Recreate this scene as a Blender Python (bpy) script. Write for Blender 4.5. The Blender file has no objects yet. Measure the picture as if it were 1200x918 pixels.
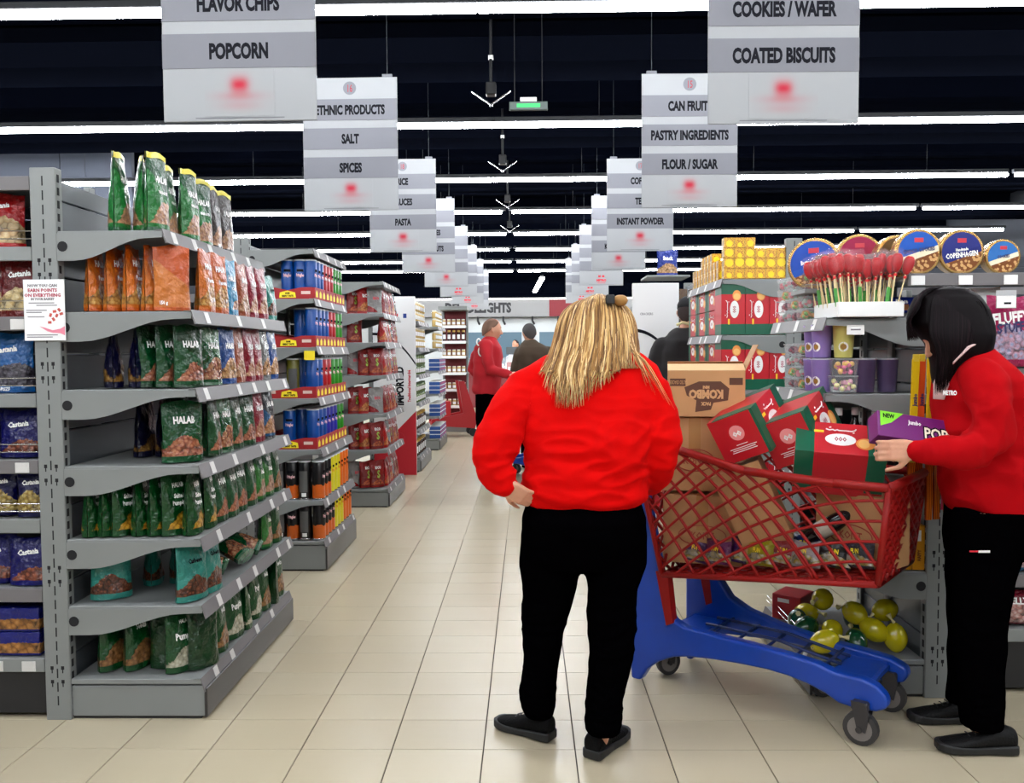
import bpy, math, random
from mathutils import Vector, Matrix, noise, Euler
PI = math.pi
S = bpy.context.scene
COL = S.collection

# ---------------------------------------------------------------- camera, world, exposure
CAMH = 1.445
_p, _y, _r = .0465, -.018, -.0065
FW = Vector((math.sin(_y)*math.cos(_p), math.cos(_y)*math.cos(_p), -math.sin(_p)))
_rt = Vector((math.cos(_y), -math.sin(_y), 0)); _up = _rt.cross(FW)
RT = _rt*math.cos(_r) + _up*math.sin(_r); UP = _up*math.cos(_r) - _rt*math.sin(_r)
cd = bpy.data.cameras.new('camera'); cam = bpy.data.objects.new('camera', cd); COL.objects.link(cam)
cd.sensor_width = 36; cd.lens = 36*1000/1200; cd.clip_start = .05; cd.clip_end = 100
cam.matrix_world = Matrix(((RT.x, UP.x, -FW.x, 0), (RT.y, UP.y, -FW.y, 0), (RT.z, UP.z, -FW.z, CAMH), (0, 0, 0, 1)))
S.camera = cam
w = bpy.data.worlds.new('world'); S.world = w; w.use_nodes = True
w.node_tree.nodes['Background'].inputs[0].default_value = (.75, .85, 1, 1)
w.node_tree.nodes['Background'].inputs[1].default_value = .02
S.view_settings.view_transform = 'Standard'; S.view_settings.look = 'None'
S.view_settings.gamma = 1; S.view_settings.exposure = 1.08
LAMP = 30.0            # strength of the ceiling tubes

def W(px, py, Y):
    """a point of the real scene at depth Y, from a pixel of the photograph"""
    d = FW + RT*((px-600)/1000) - UP*((py-459)/1000)
    t = Y/d.y
    return Vector((d.x*t, Y, CAMH+d.z*t))
def YX(px, X, z=1.2):
    """depth at which the plane x = X is seen at column px"""
    d = FW + RT*((px-600)/1000)
    d = d - UP*(((CAMH-z)*d.x/X*1000-46)/1000)
    return X*d.y/d.x

# ---------------------------------------------------------------- materials
def nt(name):
    m = bpy.data.materials.new(name); m.use_nodes = True
    return m, m.node_tree, m.node_tree.nodes['Principled BSDF']
def c4(c): return (c[0], c[1], c[2], 1)
def srgb(r, g, b):
    f = lambda v: (v/255/12.92) if v/255 <= .04045 else ((v/255+.055)/1.055)**2.4
    return (f(r), f(g), f(b))
MATS = {}
def M(name, col=(.5, .5, .5), rough=.5, metal=0, bump=0, bscale=40, var=0, vscale=8, emit=0, trans=0, coat=0, spec=.5, alpha=1, sheen=0):
    if name in MATS: return MATS[name]
    m, t, b = nt(name); MATS[name] = m
    b.inputs['Base Color'].default_value = c4(col); b.inputs['Roughness'].default_value = rough
    b.inputs['Metallic'].default_value = metal; b.inputs['Specular IOR Level'].default_value = spec
    if coat: b.inputs['Coat Weight'].default_value = coat; b.inputs['Coat Roughness'].default_value = .12
    if sheen: b.inputs['Sheen Weight'].default_value = sheen
    if trans: b.inputs['Transmission Weight'].default_value = trans; b.inputs['IOR'].default_value = 1.2
    if alpha < 1: b.inputs['Alpha'].default_value = alpha
    if emit: b.inputs['Emission Color'].default_value = c4(col); b.inputs['Emission Strength'].default_value = emit
    if bump or var:
        tc = t.nodes.new('ShaderNodeTexCoord')
        if var:
            n = t.nodes.new('ShaderNodeTexNoise'); n.inputs['Scale'].default_value = vscale; n.inputs['Detail'].default_value = 4
            t.links.new(tc.outputs['Object'], n.inputs['Vector'])
            r = t.nodes.new('ShaderNodeValToRGB'); r.color_ramp.elements[0].position = .3; r.color_ramp.elements[1].position = .7
            r.color_ramp.elements[0].color = c4([max(0, x*(1-var)) for x in col]); r.color_ramp.elements[1].color = c4([min(1, x*(1+var)) for x in col])
            t.links.new(n.outputs[0], r.inputs[0]); t.links.new(r.outputs[0], b.inputs['Base Color'])
        if bump:
            n = t.nodes.new('ShaderNodeTexNoise'); n.inputs['Scale'].default_value = bscale; n.inputs['Detail'].default_value = 3
            t.links.new(tc.outputs['Object'], n.inputs['Vector'])
            k = t.nodes.new('ShaderNodeBump'); k.inputs['Strength'].default_value = bump; k.inputs['Distance'].default_value = .01
            t.links.new(n.outputs[0], k.inputs['Height']); t.links.new(k.outputs[0], b.inputs['Normal'])
    return m
class NG:
    """tiny node helper"""
    def __init__(s, name): s.m, s.t, s.b = nt(name); s.tc = s.t.nodes.new('ShaderNodeTexCoord')
    def n(s, typ, **kw):
        x = s.t.nodes.new('ShaderNode'+typ)
        for k, v in kw.items(): setattr(x, k, v)
        return x
    def l(s, a, b): s.t.links.new(a, b)
    def math(s, op, a, b=0, clamp=False):
        x = s.n('Math', operation=op); x.use_clamp = clamp
        for i, v in enumerate((a, b)):
            if isinstance(v, (int, float)): x.inputs[i].default_value = v
            else: s.l(v, x.inputs[i])
        return x.outputs[0]
    def mix(s, f, a, b):
        x = s.n('Mix', data_type='RGBA')
        if isinstance(f, (int, float)): x.inputs[0].default_value = f
        else: s.l(f, x.inputs[0])
        for i, v in ((6, a), (7, b)):
            if isinstance(v, (tuple, list)): x.inputs[i].default_value = c4(v)
            else: s.l(v, x.inputs[i])
        return x.outputs[2]
    def sep(s, o):
        x = s.n('SeparateXYZ'); s.l(o, x.inputs[0]); return x.outputs
    def noise(s, scale, src=None, det=2):
        x = s.n('TexNoise'); x.inputs['Scale'].default_value = scale; x.inputs['Detail'].default_value = det
        s.l(src or s.tc.outputs['Object'], x.inputs['Vector']); return x.outputs[0]
    def voro(s, scale, src=None):
        x = s.n('TexVoronoi'); x.inputs['Scale'].default_value = scale
        s.l(src or s.tc.outputs['Object'], x.inputs['Vector']); return x
    def bump(s, h, st=.3, dist=.01):
        x = s.n('Bump'); x.inputs['Strength'].default_value = st; x.inputs['Distance'].default_value = dist
        s.l(h, x.inputs['Height']); s.l(x.outputs[0], s.b.inputs['Normal']); s.l(x.outputs[0], s.b.inputs['Coat Normal'])
def foil(name, base, food=None, food2=None, top=None, swoosh=None, food_h=.42, food_x=.5, fs=55, rough=.3, sw_h=.55):
    dk_ = lambda c, k: tuple((max(0, q-.012)*k) for q in c) if c else c
    base, swoosh, food, food2 = dk_(base, .55), dk_(swoosh, .55), dk_(food, .5), dk_(food2, .62)
    """printed plastic pouch: base colour, a pile of food printed low on the front"""
    if name in MATS: return MATS[name]
    g = NG(name); MATS[name] = g.m
    x, y, z = g.sep(g.tc.outputs['Generated'])
    nz = g.noise(14)
    col = base
    if swoosh:
        f = g.math('ADD', g.math('ADD', z, g.math('MULTIPLY', x, .45)), g.math('MULTIPLY', nz, .1))
        a = g.math('MULTIPLY', g.math('LESS_THAN', f, sw_h+.28), g.math('GREATER_THAN', z, .05))
        col = g.mix(a, col, swoosh)
    if food:
        h = g.math('SUBTRACT', food_h, g.math('MULTIPLY', g.math('POWER', g.math('ABSOLUTE', g.math('SUBTRACT', x, food_x)), 2), .9))
        a = g.math('LESS_THAN', g.math('ADD', z, g.math('ADD', g.math('MULTIPLY', nz, .2), g.math('MULTIPLY', g.noise(90), .12))), g.math('ADD', h, .12))
        a = g.math('MULTIPLY', a, g.math('GREATER_THAN', z, .1))
        v = g.voro(fs); cr = g.n('ValToRGB'); cr.color_ramp.elements[0].color = c4(food2 or food); cr.color_ramp.elements[1].color = c4([q*.18 for q in food])
        cr.color_ramp.elements[0].position = .1; cr.color_ramp.elements[1].position = .8
        e = cr.color_ramp.elements.new(.5); e.color = c4(food)
        g.l(v.outputs['Distance'], cr.inputs[0])
        hs = g.mix(g.math('MULTIPLY', g.sep(v.outputs['Color'])[0], .5), cr.outputs[0], food2 or food)
        # ripple the patch
        col = g.mix(a, col, hs)
    if isinstance(col, (tuple, list)): g.b.inputs['Base Color'].default_value = c4(col)
    else: g.l(col, g.b.inputs['Base Color'])
    g.b.inputs['Roughness'].default_value = rough; g.b.inputs['Specular IOR Level'].default_value = .35; g.b.inputs['Coat Weight'].default_value = .4; g.b.inputs['Coat Roughness'].default_value = .05
    g.bump(g.math('ADD', g.noise(22, det=3), g.math('MULTIPLY', g.noise(60), .3)), .9, .02)
    return g.m
steel = M('shelf_grey', srgb(128, 131, 130), .5, .1, var=.04, vscale=3)
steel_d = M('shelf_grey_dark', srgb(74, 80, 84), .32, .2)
kick = M('kick_plate_grey', srgb(50, 48, 47), .35, .1)
black = M('black_plastic', (.012, .012, .014), .45)
dark = M('slot_black', (.004, .004, .006), .8)
rail_m = M('price_rail_clear', srgb(112, 109, 110), .5, 0, spec=.25)
white = M('white_card', srgb(232, 232, 230), .5)
white_g = M('white_gloss', srgb(235, 235, 235), .25)
ink = M('ink_black', (.008, .008, .012), .7, spec=.08)
inkw = M('ink_white', (.85, .85, .83), .45)
inkr = M('ink_red', srgb(205, 30, 50), .5)
inky = M('ink_yellow', srgb(250, 225, 40), .5)
chrome = M('chrome', (.6, .6, .62), .2, 1)
clear = M('clear_plastic', (.9, .93, .95), .08, alpha=.13)
kraft = M('kraft_card', srgb(184, 138, 92), .8, var=.07, vscale=4)

# ---------------------------------------------------------------- mesh helpers
class MB:
    def __init__(s): s.v = []; s.f = []; s.m = []
    def add(s, vs, fs, mi=0):
        o = len(s.v); s.v += [tuple(p) for p in vs]; s.f += [tuple(i+o for i in f) for f in fs]; s.m += [mi]*len(fs); return s
    def box(s, x0, x1, y0, y1, z0, z1, mi=0, mat=None):
        vs = [Vector(p) for p in ((x0, y0, z0), (x1, y0, z0), (x1, y1, z0), (x0, y1, z0), (x0, y0, z1), (x1, y0, z1), (x1, y1, z1), (x0, y1, z1))]
        if mat is not None: vs = [mat @ p for p in vs]
        return s.add(vs, [(3, 2, 1, 0), (4, 5, 6, 7), (0, 1, 5, 4), (1, 2, 6, 5), (2, 3, 7, 6), (3, 0, 4, 7)], mi)
    def rbox(s, x0, x1, y0, y1, z0, z1, r=.004, mi=0, mat=None):
        """box with chamfered edges"""
        vs = []; fs = []
        X, Y, Z = (x0, x1), (y0, y1), (z0, z1)
        idx = {}
        for i in (0, 1):
            for j in (0, 1):
                for k in (0, 1):
                    a, b, c = (1, -1)[i]*r, (1, -1)[j]*r, (1, -1)[k]*r
                    idx[i, j, k] = len(vs)
                    vs += [Vector((X[i], Y[j]+b, Z[k]+c)), Vector((X[i]+a, Y[j], Z[k]+c)), Vector((X[i]+a, Y[j]+b, Z[k]))]
        q = lambda i, j, k, a: idx[i, j, k]+a
        for i in (0, 1):
            f = [q(i, 0, 0, 0), q(i, 1, 0, 0), q(i, 1, 1, 0), q(i, 0, 1, 0)]; fs.append(f if i else f[::-1])
            f = [q(0, i, 0, 1), q(1, i, 0, 1), q(1, i, 1, 1), q(0, i, 1, 1)]; fs.append(f[::-1] if i else f)
            f = [q(0, 0, i, 2), q(1, 0, i, 2), q(1, 1, i, 2), q(0, 1, i, 2)]; fs.append(f if i else f[::-1])
        for i in (0, 1):
            for j in (0, 1):
                sg = (i == j)
                f = [q(i, j, 0, 0), q(i, j, 1, 0), q(i, j, 1, 1), q(i, j, 0, 1)]; fs.append(f if sg else f[::-1])
                f = [q(i, 0, j, 0), q(i, 1, j, 0), q(i, 1, j, 2), q(i, 0, j, 2)]; fs.append(f[::-1] if sg else f)
                f = [q(0, i, j, 1), q(1, i, j, 1), q(1, i, j, 2), q(0, i, j, 2)]; fs.append(f if sg else f[::-1])
        for i in (0, 1):
            for j in (0, 1):
                for k in (0, 1):
                    f = [q(i, j, k, 0), q(i, j, k, 1), q(i, j, k, 2)]; fs.append(f if (i+j+k) % 2 else f[::-1])
        if mat is not None: vs = [mat @ p for p in vs]
        return s.add(vs, fs, mi)
    def prism(s, pts, a, b, axis='y', mi=0):
        """polygon (in the two other axes) extruded from a to b"""
        def P(p, t): return {'y': (p[0], t, p[1]), 'x': (t, p[0], p[1]), 'z': (p[0], p[1], t)}[axis]
        n = len(pts)
        ar = sum(pts[i][0]*pts[(i+1) % n][1]-pts[(i+1) % n][0]*pts[i][1] for i in range(n))
        if (ar > 0) == (axis == 'y'): pts = pts[::-1]
        vs = [P(p, a) for p in pts]+[P(p, b) for p in pts]
        fs = [tuple(range(n))[::-1], tuple(range(n, 2*n))]+[(i, (i+1) % n, n+(i+1) % n, n+i) for i in range(n)]
        return s.add(vs, fs, mi)
    def ring(s, rings, mi=0, cap=True, closed=True):
        n = len(rings[0]); vs = [p for r in rings for p in r]; fs = []
        for i in range(len(rings)-1):
            for j in range(n if closed else n-1):
                k = (j+1) % n; fs.append((i*n+j, i*n+k, (i+1)*n+k, (i+1)*n+j))
        if cap: fs.append(tuple(range(n))[::-1]); fs.append(tuple(range((len(rings)-1)*n, len(rings)*n)))
        return s.add(vs, fs, mi)
    def lathe(s, prof, n=20, c=(0, 0), mi=0, cap=True):
        return s.ring([[(c[0]+r*math.cos(2*PI*j/n), c[1]+r*math.sin(2*PI*j/n), z) for j in range(n)] for r, z in prof], mi, cap)
    def tube(s, pts, r, n=8, mi=0, cap=True):
        pts = [Vector(p) for p in pts]; rings = []; up = None
        for i, p in enumerate(pts):
            t = (pts[min(i+1, len(pts)-1)]-pts[max(i-1, 0)]).normalized()
            if up is None: up = t.orthogonal().normalized()
            up = (up-t*up.dot(t)).normalized(); b = t.cross(up)
            rr = r[i] if isinstance(r, list) else r
            if isinstance(rr, (list, tuple)): ra, rb = rr
            else: ra = rb = rr
            rings.append([p+up*math.cos(2*PI*j/n)*ra+b*math.sin(2*PI*j/n)*rb for j in range(n)])
        return s.ring(rings, mi, cap)
    def build(s, name, mats, parent=None, loc=(0, 0, 0), rotz=0, smooth=False):
        me = bpy.data.meshes.new(name); me.from_pydata(s.v, [], s.f)
        if not isinstance(mats, (list, tuple)): mats = [mats]
        for m in mats: me.materials.append(m)
        me.polygons.foreach_set('material_index', s.m)
        if smooth: me.polygons.foreach_set('use_smooth', [True]*len(s.f))
        me.update()
        o = bpy.data.objects.new(name, me); COL.objects.link(o); o.parent = parent; o.location = loc
        if rotz: o.rotation_euler = (0, 0, rotz)
        return o
def tag(o, label=None, cat=None, group=None, kind=None):
    if label: o['label'] = label
    if cat: o['category'] = cat
    if group: o['group'] = group
    if kind: o['kind'] = kind
    return o
def empty(name, loc=(0, 0, 0), rotz=0, label=None, cat=None, group=None):
    o = bpy.data.objects.new(name, None); COL.objects.link(o); o.location = loc; o.rotation_euler = (0, 0, rotz)
    o.empty_display_size = .05
    return tag(o, label, cat, group)
KIDS = {}
def kids(o): return [c for c in KIDS.get(o.name, [])]
def copy_tree(o, parent=None):
    c = o.copy(); COL.objects.link(c); c.parent = parent
    for ch in o.children: copy_tree(ch, c)
    return c
PROTO = {}
def place(key, maker, loc, rot=0, label=None, cat=None, group=None, scale=1):
    """first call moves the prototype itself, later calls copy it with its parts"""
    if key not in PROTO:
        o = maker(); PROTO[key] = o
    else: o = copy_tree(PROTO[key])
    o.location = loc
    o.rotation_euler = rot if isinstance(rot, (tuple, list)) else (0, 0, rot)
    o.scale = (scale,)*3
    return tag(o, label, cat, group)
_T = {}
def text2d(s, cap, sx=.8, bold=0, res=2):
    k = (s, round(bold/cap, 3), res)
    if k not in _T:
        cu = bpy.data.curves.new('t', 'FONT'); cu.body = s; cu.size = 1; cu.align_x = 'CENTER'; cu.resolution_u = res
        cu.offset = bold/cap*.7; cu.fill_mode = 'FRONT'
        ob = bpy.data.objects.new('t', cu); COL.objects.link(ob)
        dg = bpy.context.evaluated_depsgraph_get(); me = ob.evaluated_get(dg).to_mesh()
        _T[k] = ([(v.co.x, v.co.y) for v in me.vertices], [tuple(p.vertices) for p in me.polygons])
        ob.evaluated_get(dg).to_mesh_clear(); bpy.data.objects.remove(ob); bpy.data.curves.remove(cu)
    vs, fs = _T[k]; q = cap/.72
    return [(x*q*sx, (y-.36)*q) for x, y in vs], fs
def add_text(mb, s, cap, fn, sx=.8, bold=0, mi=0, res=2, rot=0):
    vs, fs = text2d(s, cap, sx, bold, res)
    if rot: c, n = math.cos(rot), math.sin(rot); vs = [(x*c-y*n, x*n+y*c) for x, y in vs]
    return mb.add([fn(x, y) for x, y in vs], fs, mi)
def front(x0, y0, z0): return lambda x, y: (x0+x, y0, z0+y)       # faces -y
ORD = ['first', 'second', 'third', 'fourth', 'fifth', 'sixth', 'seventh', 'eighth', 'ninth', 'tenth', 'eleventh', 'twelfth', 'thirteenth', 'fourteenth', 'fifteenth', 'sixteenth', 'seventeenth', 'eighteenth', 'nineteenth', 'twentieth']

# ---------------------------------------------------------------- the room
TW, TD, TX, TY = .333, .2488, -.8331, 3.038
def tile_mat():
    g = NG('floor_tile'); oi = g.n('ObjectInfo')
    base = g.mix(g.noise(1.5, det=6), srgb(180, 168, 142), srgb(188, 177, 152))
    st = g.n('TexNoise'); st.inputs['Scale'].default_value = 3; st.inputs['Detail'].default_value = 6
    mp = g.n('Mapping'); mp.inputs['Scale'].default_value = (1, 9, 1); g.l(g.tc.outputs['Object'], mp.inputs[0]); g.l(mp.outputs[0], st.inputs[0])
    base = g.mix(g.math('MULTIPLY', st.outputs[0], .3), base, srgb(176, 162, 134))
    base = g.mix(g.math('MULTIPLY', oi.outputs['Random'], .3), base, srgb(194, 184, 160))
    g.l(base, g.b.inputs['Base Color'])
    g.b.inputs['Roughness'].default_value = .27
    return g.m
tm = tile_mat()
grout = M('grout', srgb(60, 52, 44), .9)
fl = MB().box(-9, 9, -5, 25, -.05, -.006).build('floor', grout); tag(fl, kind='structure')
tb = MB().rbox(.0022, TW-.0022, .0014, TD-.0014, -.02, 0, .0006)
t0 = None; rest = MB(); cnt = 0
near = []
for r in range(-3, 34):
    for c in range(-9, 12):
        x = TX+c*TW; y = TY+r*TD
        if y > 2.2 and abs((x+.17)/(y+.12)) < .66 and y < 30: near.append((y, x))
near.sort(); near = near[:290]; nset = set((round(x, 3), round(y, 3)) for y, x in near)
for c in range(-24, 29):
    for r in range(-31, 88):
        x = TX+c*TW; y = TY+r*TD
        if (round(x, 3), round(y, 3)) in nset:
            if t0 is None: t0 = tb.build('tile', tm, fl, (x, y, 0))
            else:
                o = t0.copy(); COL.objects.link(o); o.parent = fl; o.location = (x, y, 0)
        elif x > -8.8 and x < 8.6 and y > -4.9 and y < 24.7:
            rest.add([(x+.0016, y+.001, 0), (x+TW-.0016, y+.001, 0), (x+TW-.0016, y+TD-.001, 0), (x+.0016, y+TD-.001, 0), (x, y, -.006), (x+TW, y, -.006), (x+TW, y+TD, -.006), (x, y+TD, -.006)],
                     [(0, 1, 2, 3), (0, 4, 5, 1), (1, 5, 6, 2), (2, 6, 7, 3), (3, 7, 4, 0)])
tag(rest.build('distant_tiles', tm, fl), kind='stuff')

navy = M('ceiling_navy', (.0020, .0028, .0064), .95, spec=0)
duct_m = M('duct_navy', (.0028, .0036, .007), .95, spec=.0)
ce = tag(MB().box(-9, 9, -5, 25, 4.3, 4.35).build('ceiling', navy), kind='structure')
for y in (1.5, 6.4, 8.8, 11.2, 13.6, 16, 18.4, 20.8):
    MB().box(-8.9, 8.9, y, y+.22, 3.98, 4.3).build('beam', navy, ce)
    MB().box(-8.9, 8.9, y+.9, y+1.05, 4.1, 4.3).build('beam', duct_m, ce)
for y in (6.9, 9.3, 12.1, 15): MB().box(-8.9, 8.9, y, y+.5, 3.75, 3.95).build('air_duct', duct_m, ce)
wallm = M('wall_paint_slate', srgb(62, 67, 78), .8, var=.03)
tag(MB().box(-9, -8.9, -5, 25, 0, 4.3).build('wall_left', wallm), kind='structure')
tag(MB().box(8.9, 9, -5, 25, 0, 4.3).build('wall_right', wallm), kind='structure')
tag(MB().box(-9, 9, -5, -4.9, 0, 4.3).build('wall_front', M('wall_paint_pale', srgb(150, 150, 150), .8)), kind='structure')
wb = tag(MB().box(-9, 9, 24.8, 25, 0, 4.3).build('wall_back', M('wall_paint_white', srgb(200, 202, 200), .8)), kind='structure')
MB().box(-8.9, 8.9, 24.2, 24.8, 2.96, 4.3).build('bulkhead', navy, wb)
pt = tag(empty('partition_wall', (-8, 10.55, 0)), 'slate grey panelled partition rising behind the near left shelves', 'wall')
for i in range(5):
    x0 = -1.35+i*.9
    MB().rbox(x0, x0+.89, 0, .08, 0, 4.28, .006).build('wall_panel', wallm, pt)
# ---------------------------------------------------------------- ceiling lights
lamp_m = M('tube_light', (.93, .96, 1), .4, emit=LAMP)
hous = M('light_housing', srgb(60, 62, 66), .5)
def strip(far=0):
    t = empty('strip_light')
    MB().rbox(-2.93, 2.93, -.03, .03, .03, .075, .004).build('housing', hous, t)
    MB().rbox(-2.93+.03*far, 2.93-.03*far, -.03, .03, -.012, .03, .01).build('diffuser', lamp_m, t)
    for x in (-2, 0, 2): MB().tube([(x, 0, .07), (x, 0, .85)], .003, 5).build('hanger_wire', hous, t)
    return t
rows = [(-2.2, 'behind the camera'), (0.1, ''), (2.55, ''), (5.1, ''), (7.68, ''), (10.1, ''), (12.4, ''), (14.7, ''), (16.95, ''), (19.2, ''), (21.4, '')]
rn = ['row behind the shopper side', 'row over the entrance side', 'row just above the view', 'nearest visible row', 'second visible row', 'third visible row', 'fourth visible row', 'fifth visible row', 'sixth visible row', 'seventh visible row', 'farthest row']
for i, (y, _) in enumerate(rows):
    for j, x in enumerate((-6.2, -.28-2.95, 2.95-.28, 8.57-2.65)):
        if j == 0 and y < 30: x = -6.3-.0; 
        if j in (0, 3): continue
        place('strip%d' % (i > 5), (lambda f=(i > 5): strip(f*1.6)), (x+(.02 if i <= 5 and j == 1 else -.02 if i <= 5 else 0), y, 3.45), 0, 'long white tube light over the %s aisle half, %s' % (('left', 'right')[j-1], rn[i]), 'ceiling light', 'white tube lights under the dark ceiling')
    def short():
        t = empty('strip_light')
        MB().rbox(-1.23, 1.23, -.03, .03, .03, .075, .004).build('housing', hous, t)
        MB().rbox(-1.2, 1.2, -.03, .03, -.012, .03, .01).build('diffuser', lamp_m, t)
        return t
    for x, s in ((-7.43, 'left'), (6.87, 'right')):
        place('strip2', short, (x, y, 3.45), 0, 'short outer tube light at the far %s end, %s' % (s, rn[i]), 'ceiling light', 'short white tube lights at the row ends')
t = empty('strip_light', (.27, 20.3, 3.0), .03, 'short white tube light running lengthways before the deli counter', 'ceiling light')
MB().rbox(-.03, .03, -2, 2, .03, .075, .004).build('housing', hous, t)
MB().rbox(-.05, .05, -2, 2, -.01, .03, .006).build('diffuser', lamp_m, t)

# sensors hanging over the middle aisle
def sensor():
    t = empty('ceiling_sensor')
    MB().tube([(0, 0, .12), (0, 0, .75)], .012, 8).build('stem', black, t)
    MB().rbox(-.04, .04, -.04, .04, .02, .12, .008).build('housing', black, t)
    for s in (-1, 1):
        MB().rbox(-.1, .1, -.018, .018, -.004, .004, .002, mat=Matrix.Translation((s*.07, 0, 0)) @ Matrix.Rotation(-s*.6, 4, 'Y')).build('blade', chrome, t)
    MB().rbox(-.02, .02, -.02, .02, .3, .33, .004).build('indicator', white, t)
    return t
for i, (x, y) in enumerate(((-.27, 6.75), (-.25, 9.2), (-.25, 11.5), (-.27, 13.8))):
    place('sensor', sensor, (x, y, 3.42), 0, 'black ceiling sensor with two silver blades, %s along the aisle' % ORD[i], 'sensor', 'sensors hanging over the middle aisle')
e = empty('exit_sign', (.02, 6.3, 3.2), 0, 'small green lit exit plate hanging from the dark ceiling', 'sign')
MB().rbox(-.14, .14, -.015, .015, 0, .06, .004).build('plate', M('sign_grey', srgb(70, 84, 80), .5), e)
MB().rbox(-.06, .06, -.02, .02, .06, .09, .003).build('bracket', white, e)
g = MB(); g.box(-.085, .085, -.0165, -.0155, .018, .045); g.build('lit_symbol', M('exit_green', srgb(20, 150, 70), .5, emit=.8), e)
for x in (-.1, .1): MB().tube([(x, 0, .06), (x, 0, 1.1)], .003, 5).build('hanger', black, e)
e = empty('ceiling_lamp', (-3.62, 11.3, 4.1), 0, 'small square pale downlight set high on the left of ceiling', 'ceiling light')
MB().rbox(-.22, .22, -.2, .2, 0, .04, .006).build('frame', white, e)
MB().rbox(-.19, .19, -.17, .17, -.005, .01, .004).build('diffuser', M('dim_panel', (.8, .85, .9), .5, emit=.6), e)

# ---------------------------------------------------------------- hanging aisle signs
signw = M('sign_white', srgb(150, 152, 154), .6, spec=.1)
signg = M('sign_grey_band', srgb(117, 118, 124), .6, spec=.1)
def blur_mat():
    g = NG('blurred_logo'); x, y, z = g.sep(g.tc.outputs['Generated'])
    def blob(cx, cz, rx, rz, k):
        d = g.math('ADD', g.math('POWER', g.math('DIVIDE', g.math('SUBTRACT', x, cx), rx), 2), g.math('POWER', g.math('DIVIDE', g.math('SUBTRACT', z, cz), rz), 2))
        return g.math('MULTIPLY', g.math('EXPONENT', g.math('MULTIPLY', d, -1)), k)
    a = g.math('ADD', blob(.44, .66, .09, .17, .75), blob(.56, .66, .09, .17, .75))
    a = g.math('ADD', a, blob(.5, .42, .32, .1, .34), True)
    a = g.math('ADD', a, blob(.5, .22, .28, .1, .22), True)
    g.l(g.mix(a, srgb(150, 152, 154), srgb(172, 30, 52)), g.b.inputs['Base Color']); g.b.inputs['Roughness'].default_value = .6; g.b.inputs['Specular IOR Level'].default_value = .1
    return g.m
blurm = blur_mat()
def hang_sign(x, y, num, words, label, sharp=False, rz=0):
    t = empty('aisle_sign', (x, y, 2.43), rz, label, 'sign', 'hanging aisle signs')
    MB().rbox(-.3275, .3275, -.004, .004, 0, .905, .002).build('board', signw, t)
    z = .905-.145
    for i in range(3):
        s = MB().rbox(-.3275, .3275, -.0065, -.004, z-.145, z, .0008).build('band', signg, t)
        if words[i]:
            k = MB(); add_text(k, words[i], .062, front(0, -.0072, z-.0725), sx=.62, bold=.0045, res=3); k.build('lettering', ink, s)
        z -= .197
    MB().box(-.19, .19, -.0055, -.0045, .012, .016).build('slot_line', signg, t)
    if num:
        d = MB(); d.ring([[(.045*math.cos(a*PI/12), q, .833+.045*math.sin(a*PI/12)) for a in range(24)] for q in (-.0045, -.006)], cap=True); c_ = d.build('number_disc', signg, t)
        k = MB(); add_text(k, num, .05, front(0, -.0068, .833), sx=.6, bold=.001, res=3); k.build('number', M('number_red', srgb(150, 40, 55), .5), c_)
    if sharp:
        k = MB(); add_text(k, 'METRO', .035, front(0, -.0052, .08), sx=.9, bold=.003)
        for sx_ in (-.028, .028): k.prism([(sx_-.02, .125), (sx_+.02, .125), (sx_+.014, .16), (sx_, .15), (sx_-.014, .16)], -.0055, -.0045)
        k.box(-.06, .06, -.0055, -.0045, .035, .042)
        k.build('logo', inkr, t)
    else: MB().box(-.15, .15, -.006, -.0045, .02, .22).build('logo', blurm, t)
    for s in (-1, 1): MB().rbox(s*.26-.035, s*.26+.035, -.008, .008, .905, .925, .003).build('hanger_clip', signg, t)
    for s in (-.26, .26): MB().tube([(s, 0, .92), (s, 0, 1.87)], .002, 5).build('hanger_wire', steel_d, t)
L = [(3.65, '', ('', 'FLAVOR CHIPS', 'POPCORN')), (5.94, '16', ('ETHNIC PRODUCTS', 'SALT', 'SPICES')), (8.42, '18', ('RICE', 'SAUCES', 'PASTA')), (10.58, '', ('S', 'VEGETABLES', 'CANNED NUTS')),
     (12.9, '', ('', '', '')), (15.2, '', ('', '', 'RICE')), (17.5, '', ('', '', '')), (19.8, '', ('', '', ''))]
R = [(3.79, '', ('', 'COOKIES / WAFER', 'COATED BISCUITS')), (5.94, '15', ('CAN FRUITS', 'PASTRY INGREDIENTS', 'FLOUR / SUGAR')), (8.5, '17', ('COFFEE', 'TEA', 'INSTANT POWDER')), (10.5, '', ('ADULT', 'FAMILY', 'KIDS CEREALS')),
     (12.9, '', ('', '', 'DIET')), (15.2, '', ('', 'T', '')), (17.5, '', ('', '', ''))]
for i, (y, n, wd) in enumerate(L):
    hang_sign(-1.21, y, n, wd, 'hanging white aisle sign reading %s, left row' % ' and '.join(q for q in wd if len(q) > 3).lower() if wd[1] else 'pale hanging aisle sign, %s from the front of left row' % ORD[i], i > 4, -.012)
for i, (y, n, wd) in enumerate(R):
    hang_sign(1.12, y, n, wd, 'hanging white aisle sign reading %s, right row' % ' and '.join(q for q in wd if len(q) > 2).lower() if wd[0] or i == 0 else 'pale hanging aisle sign, %s from the front of right row' % ORD[i], i > 3, .015)

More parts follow.
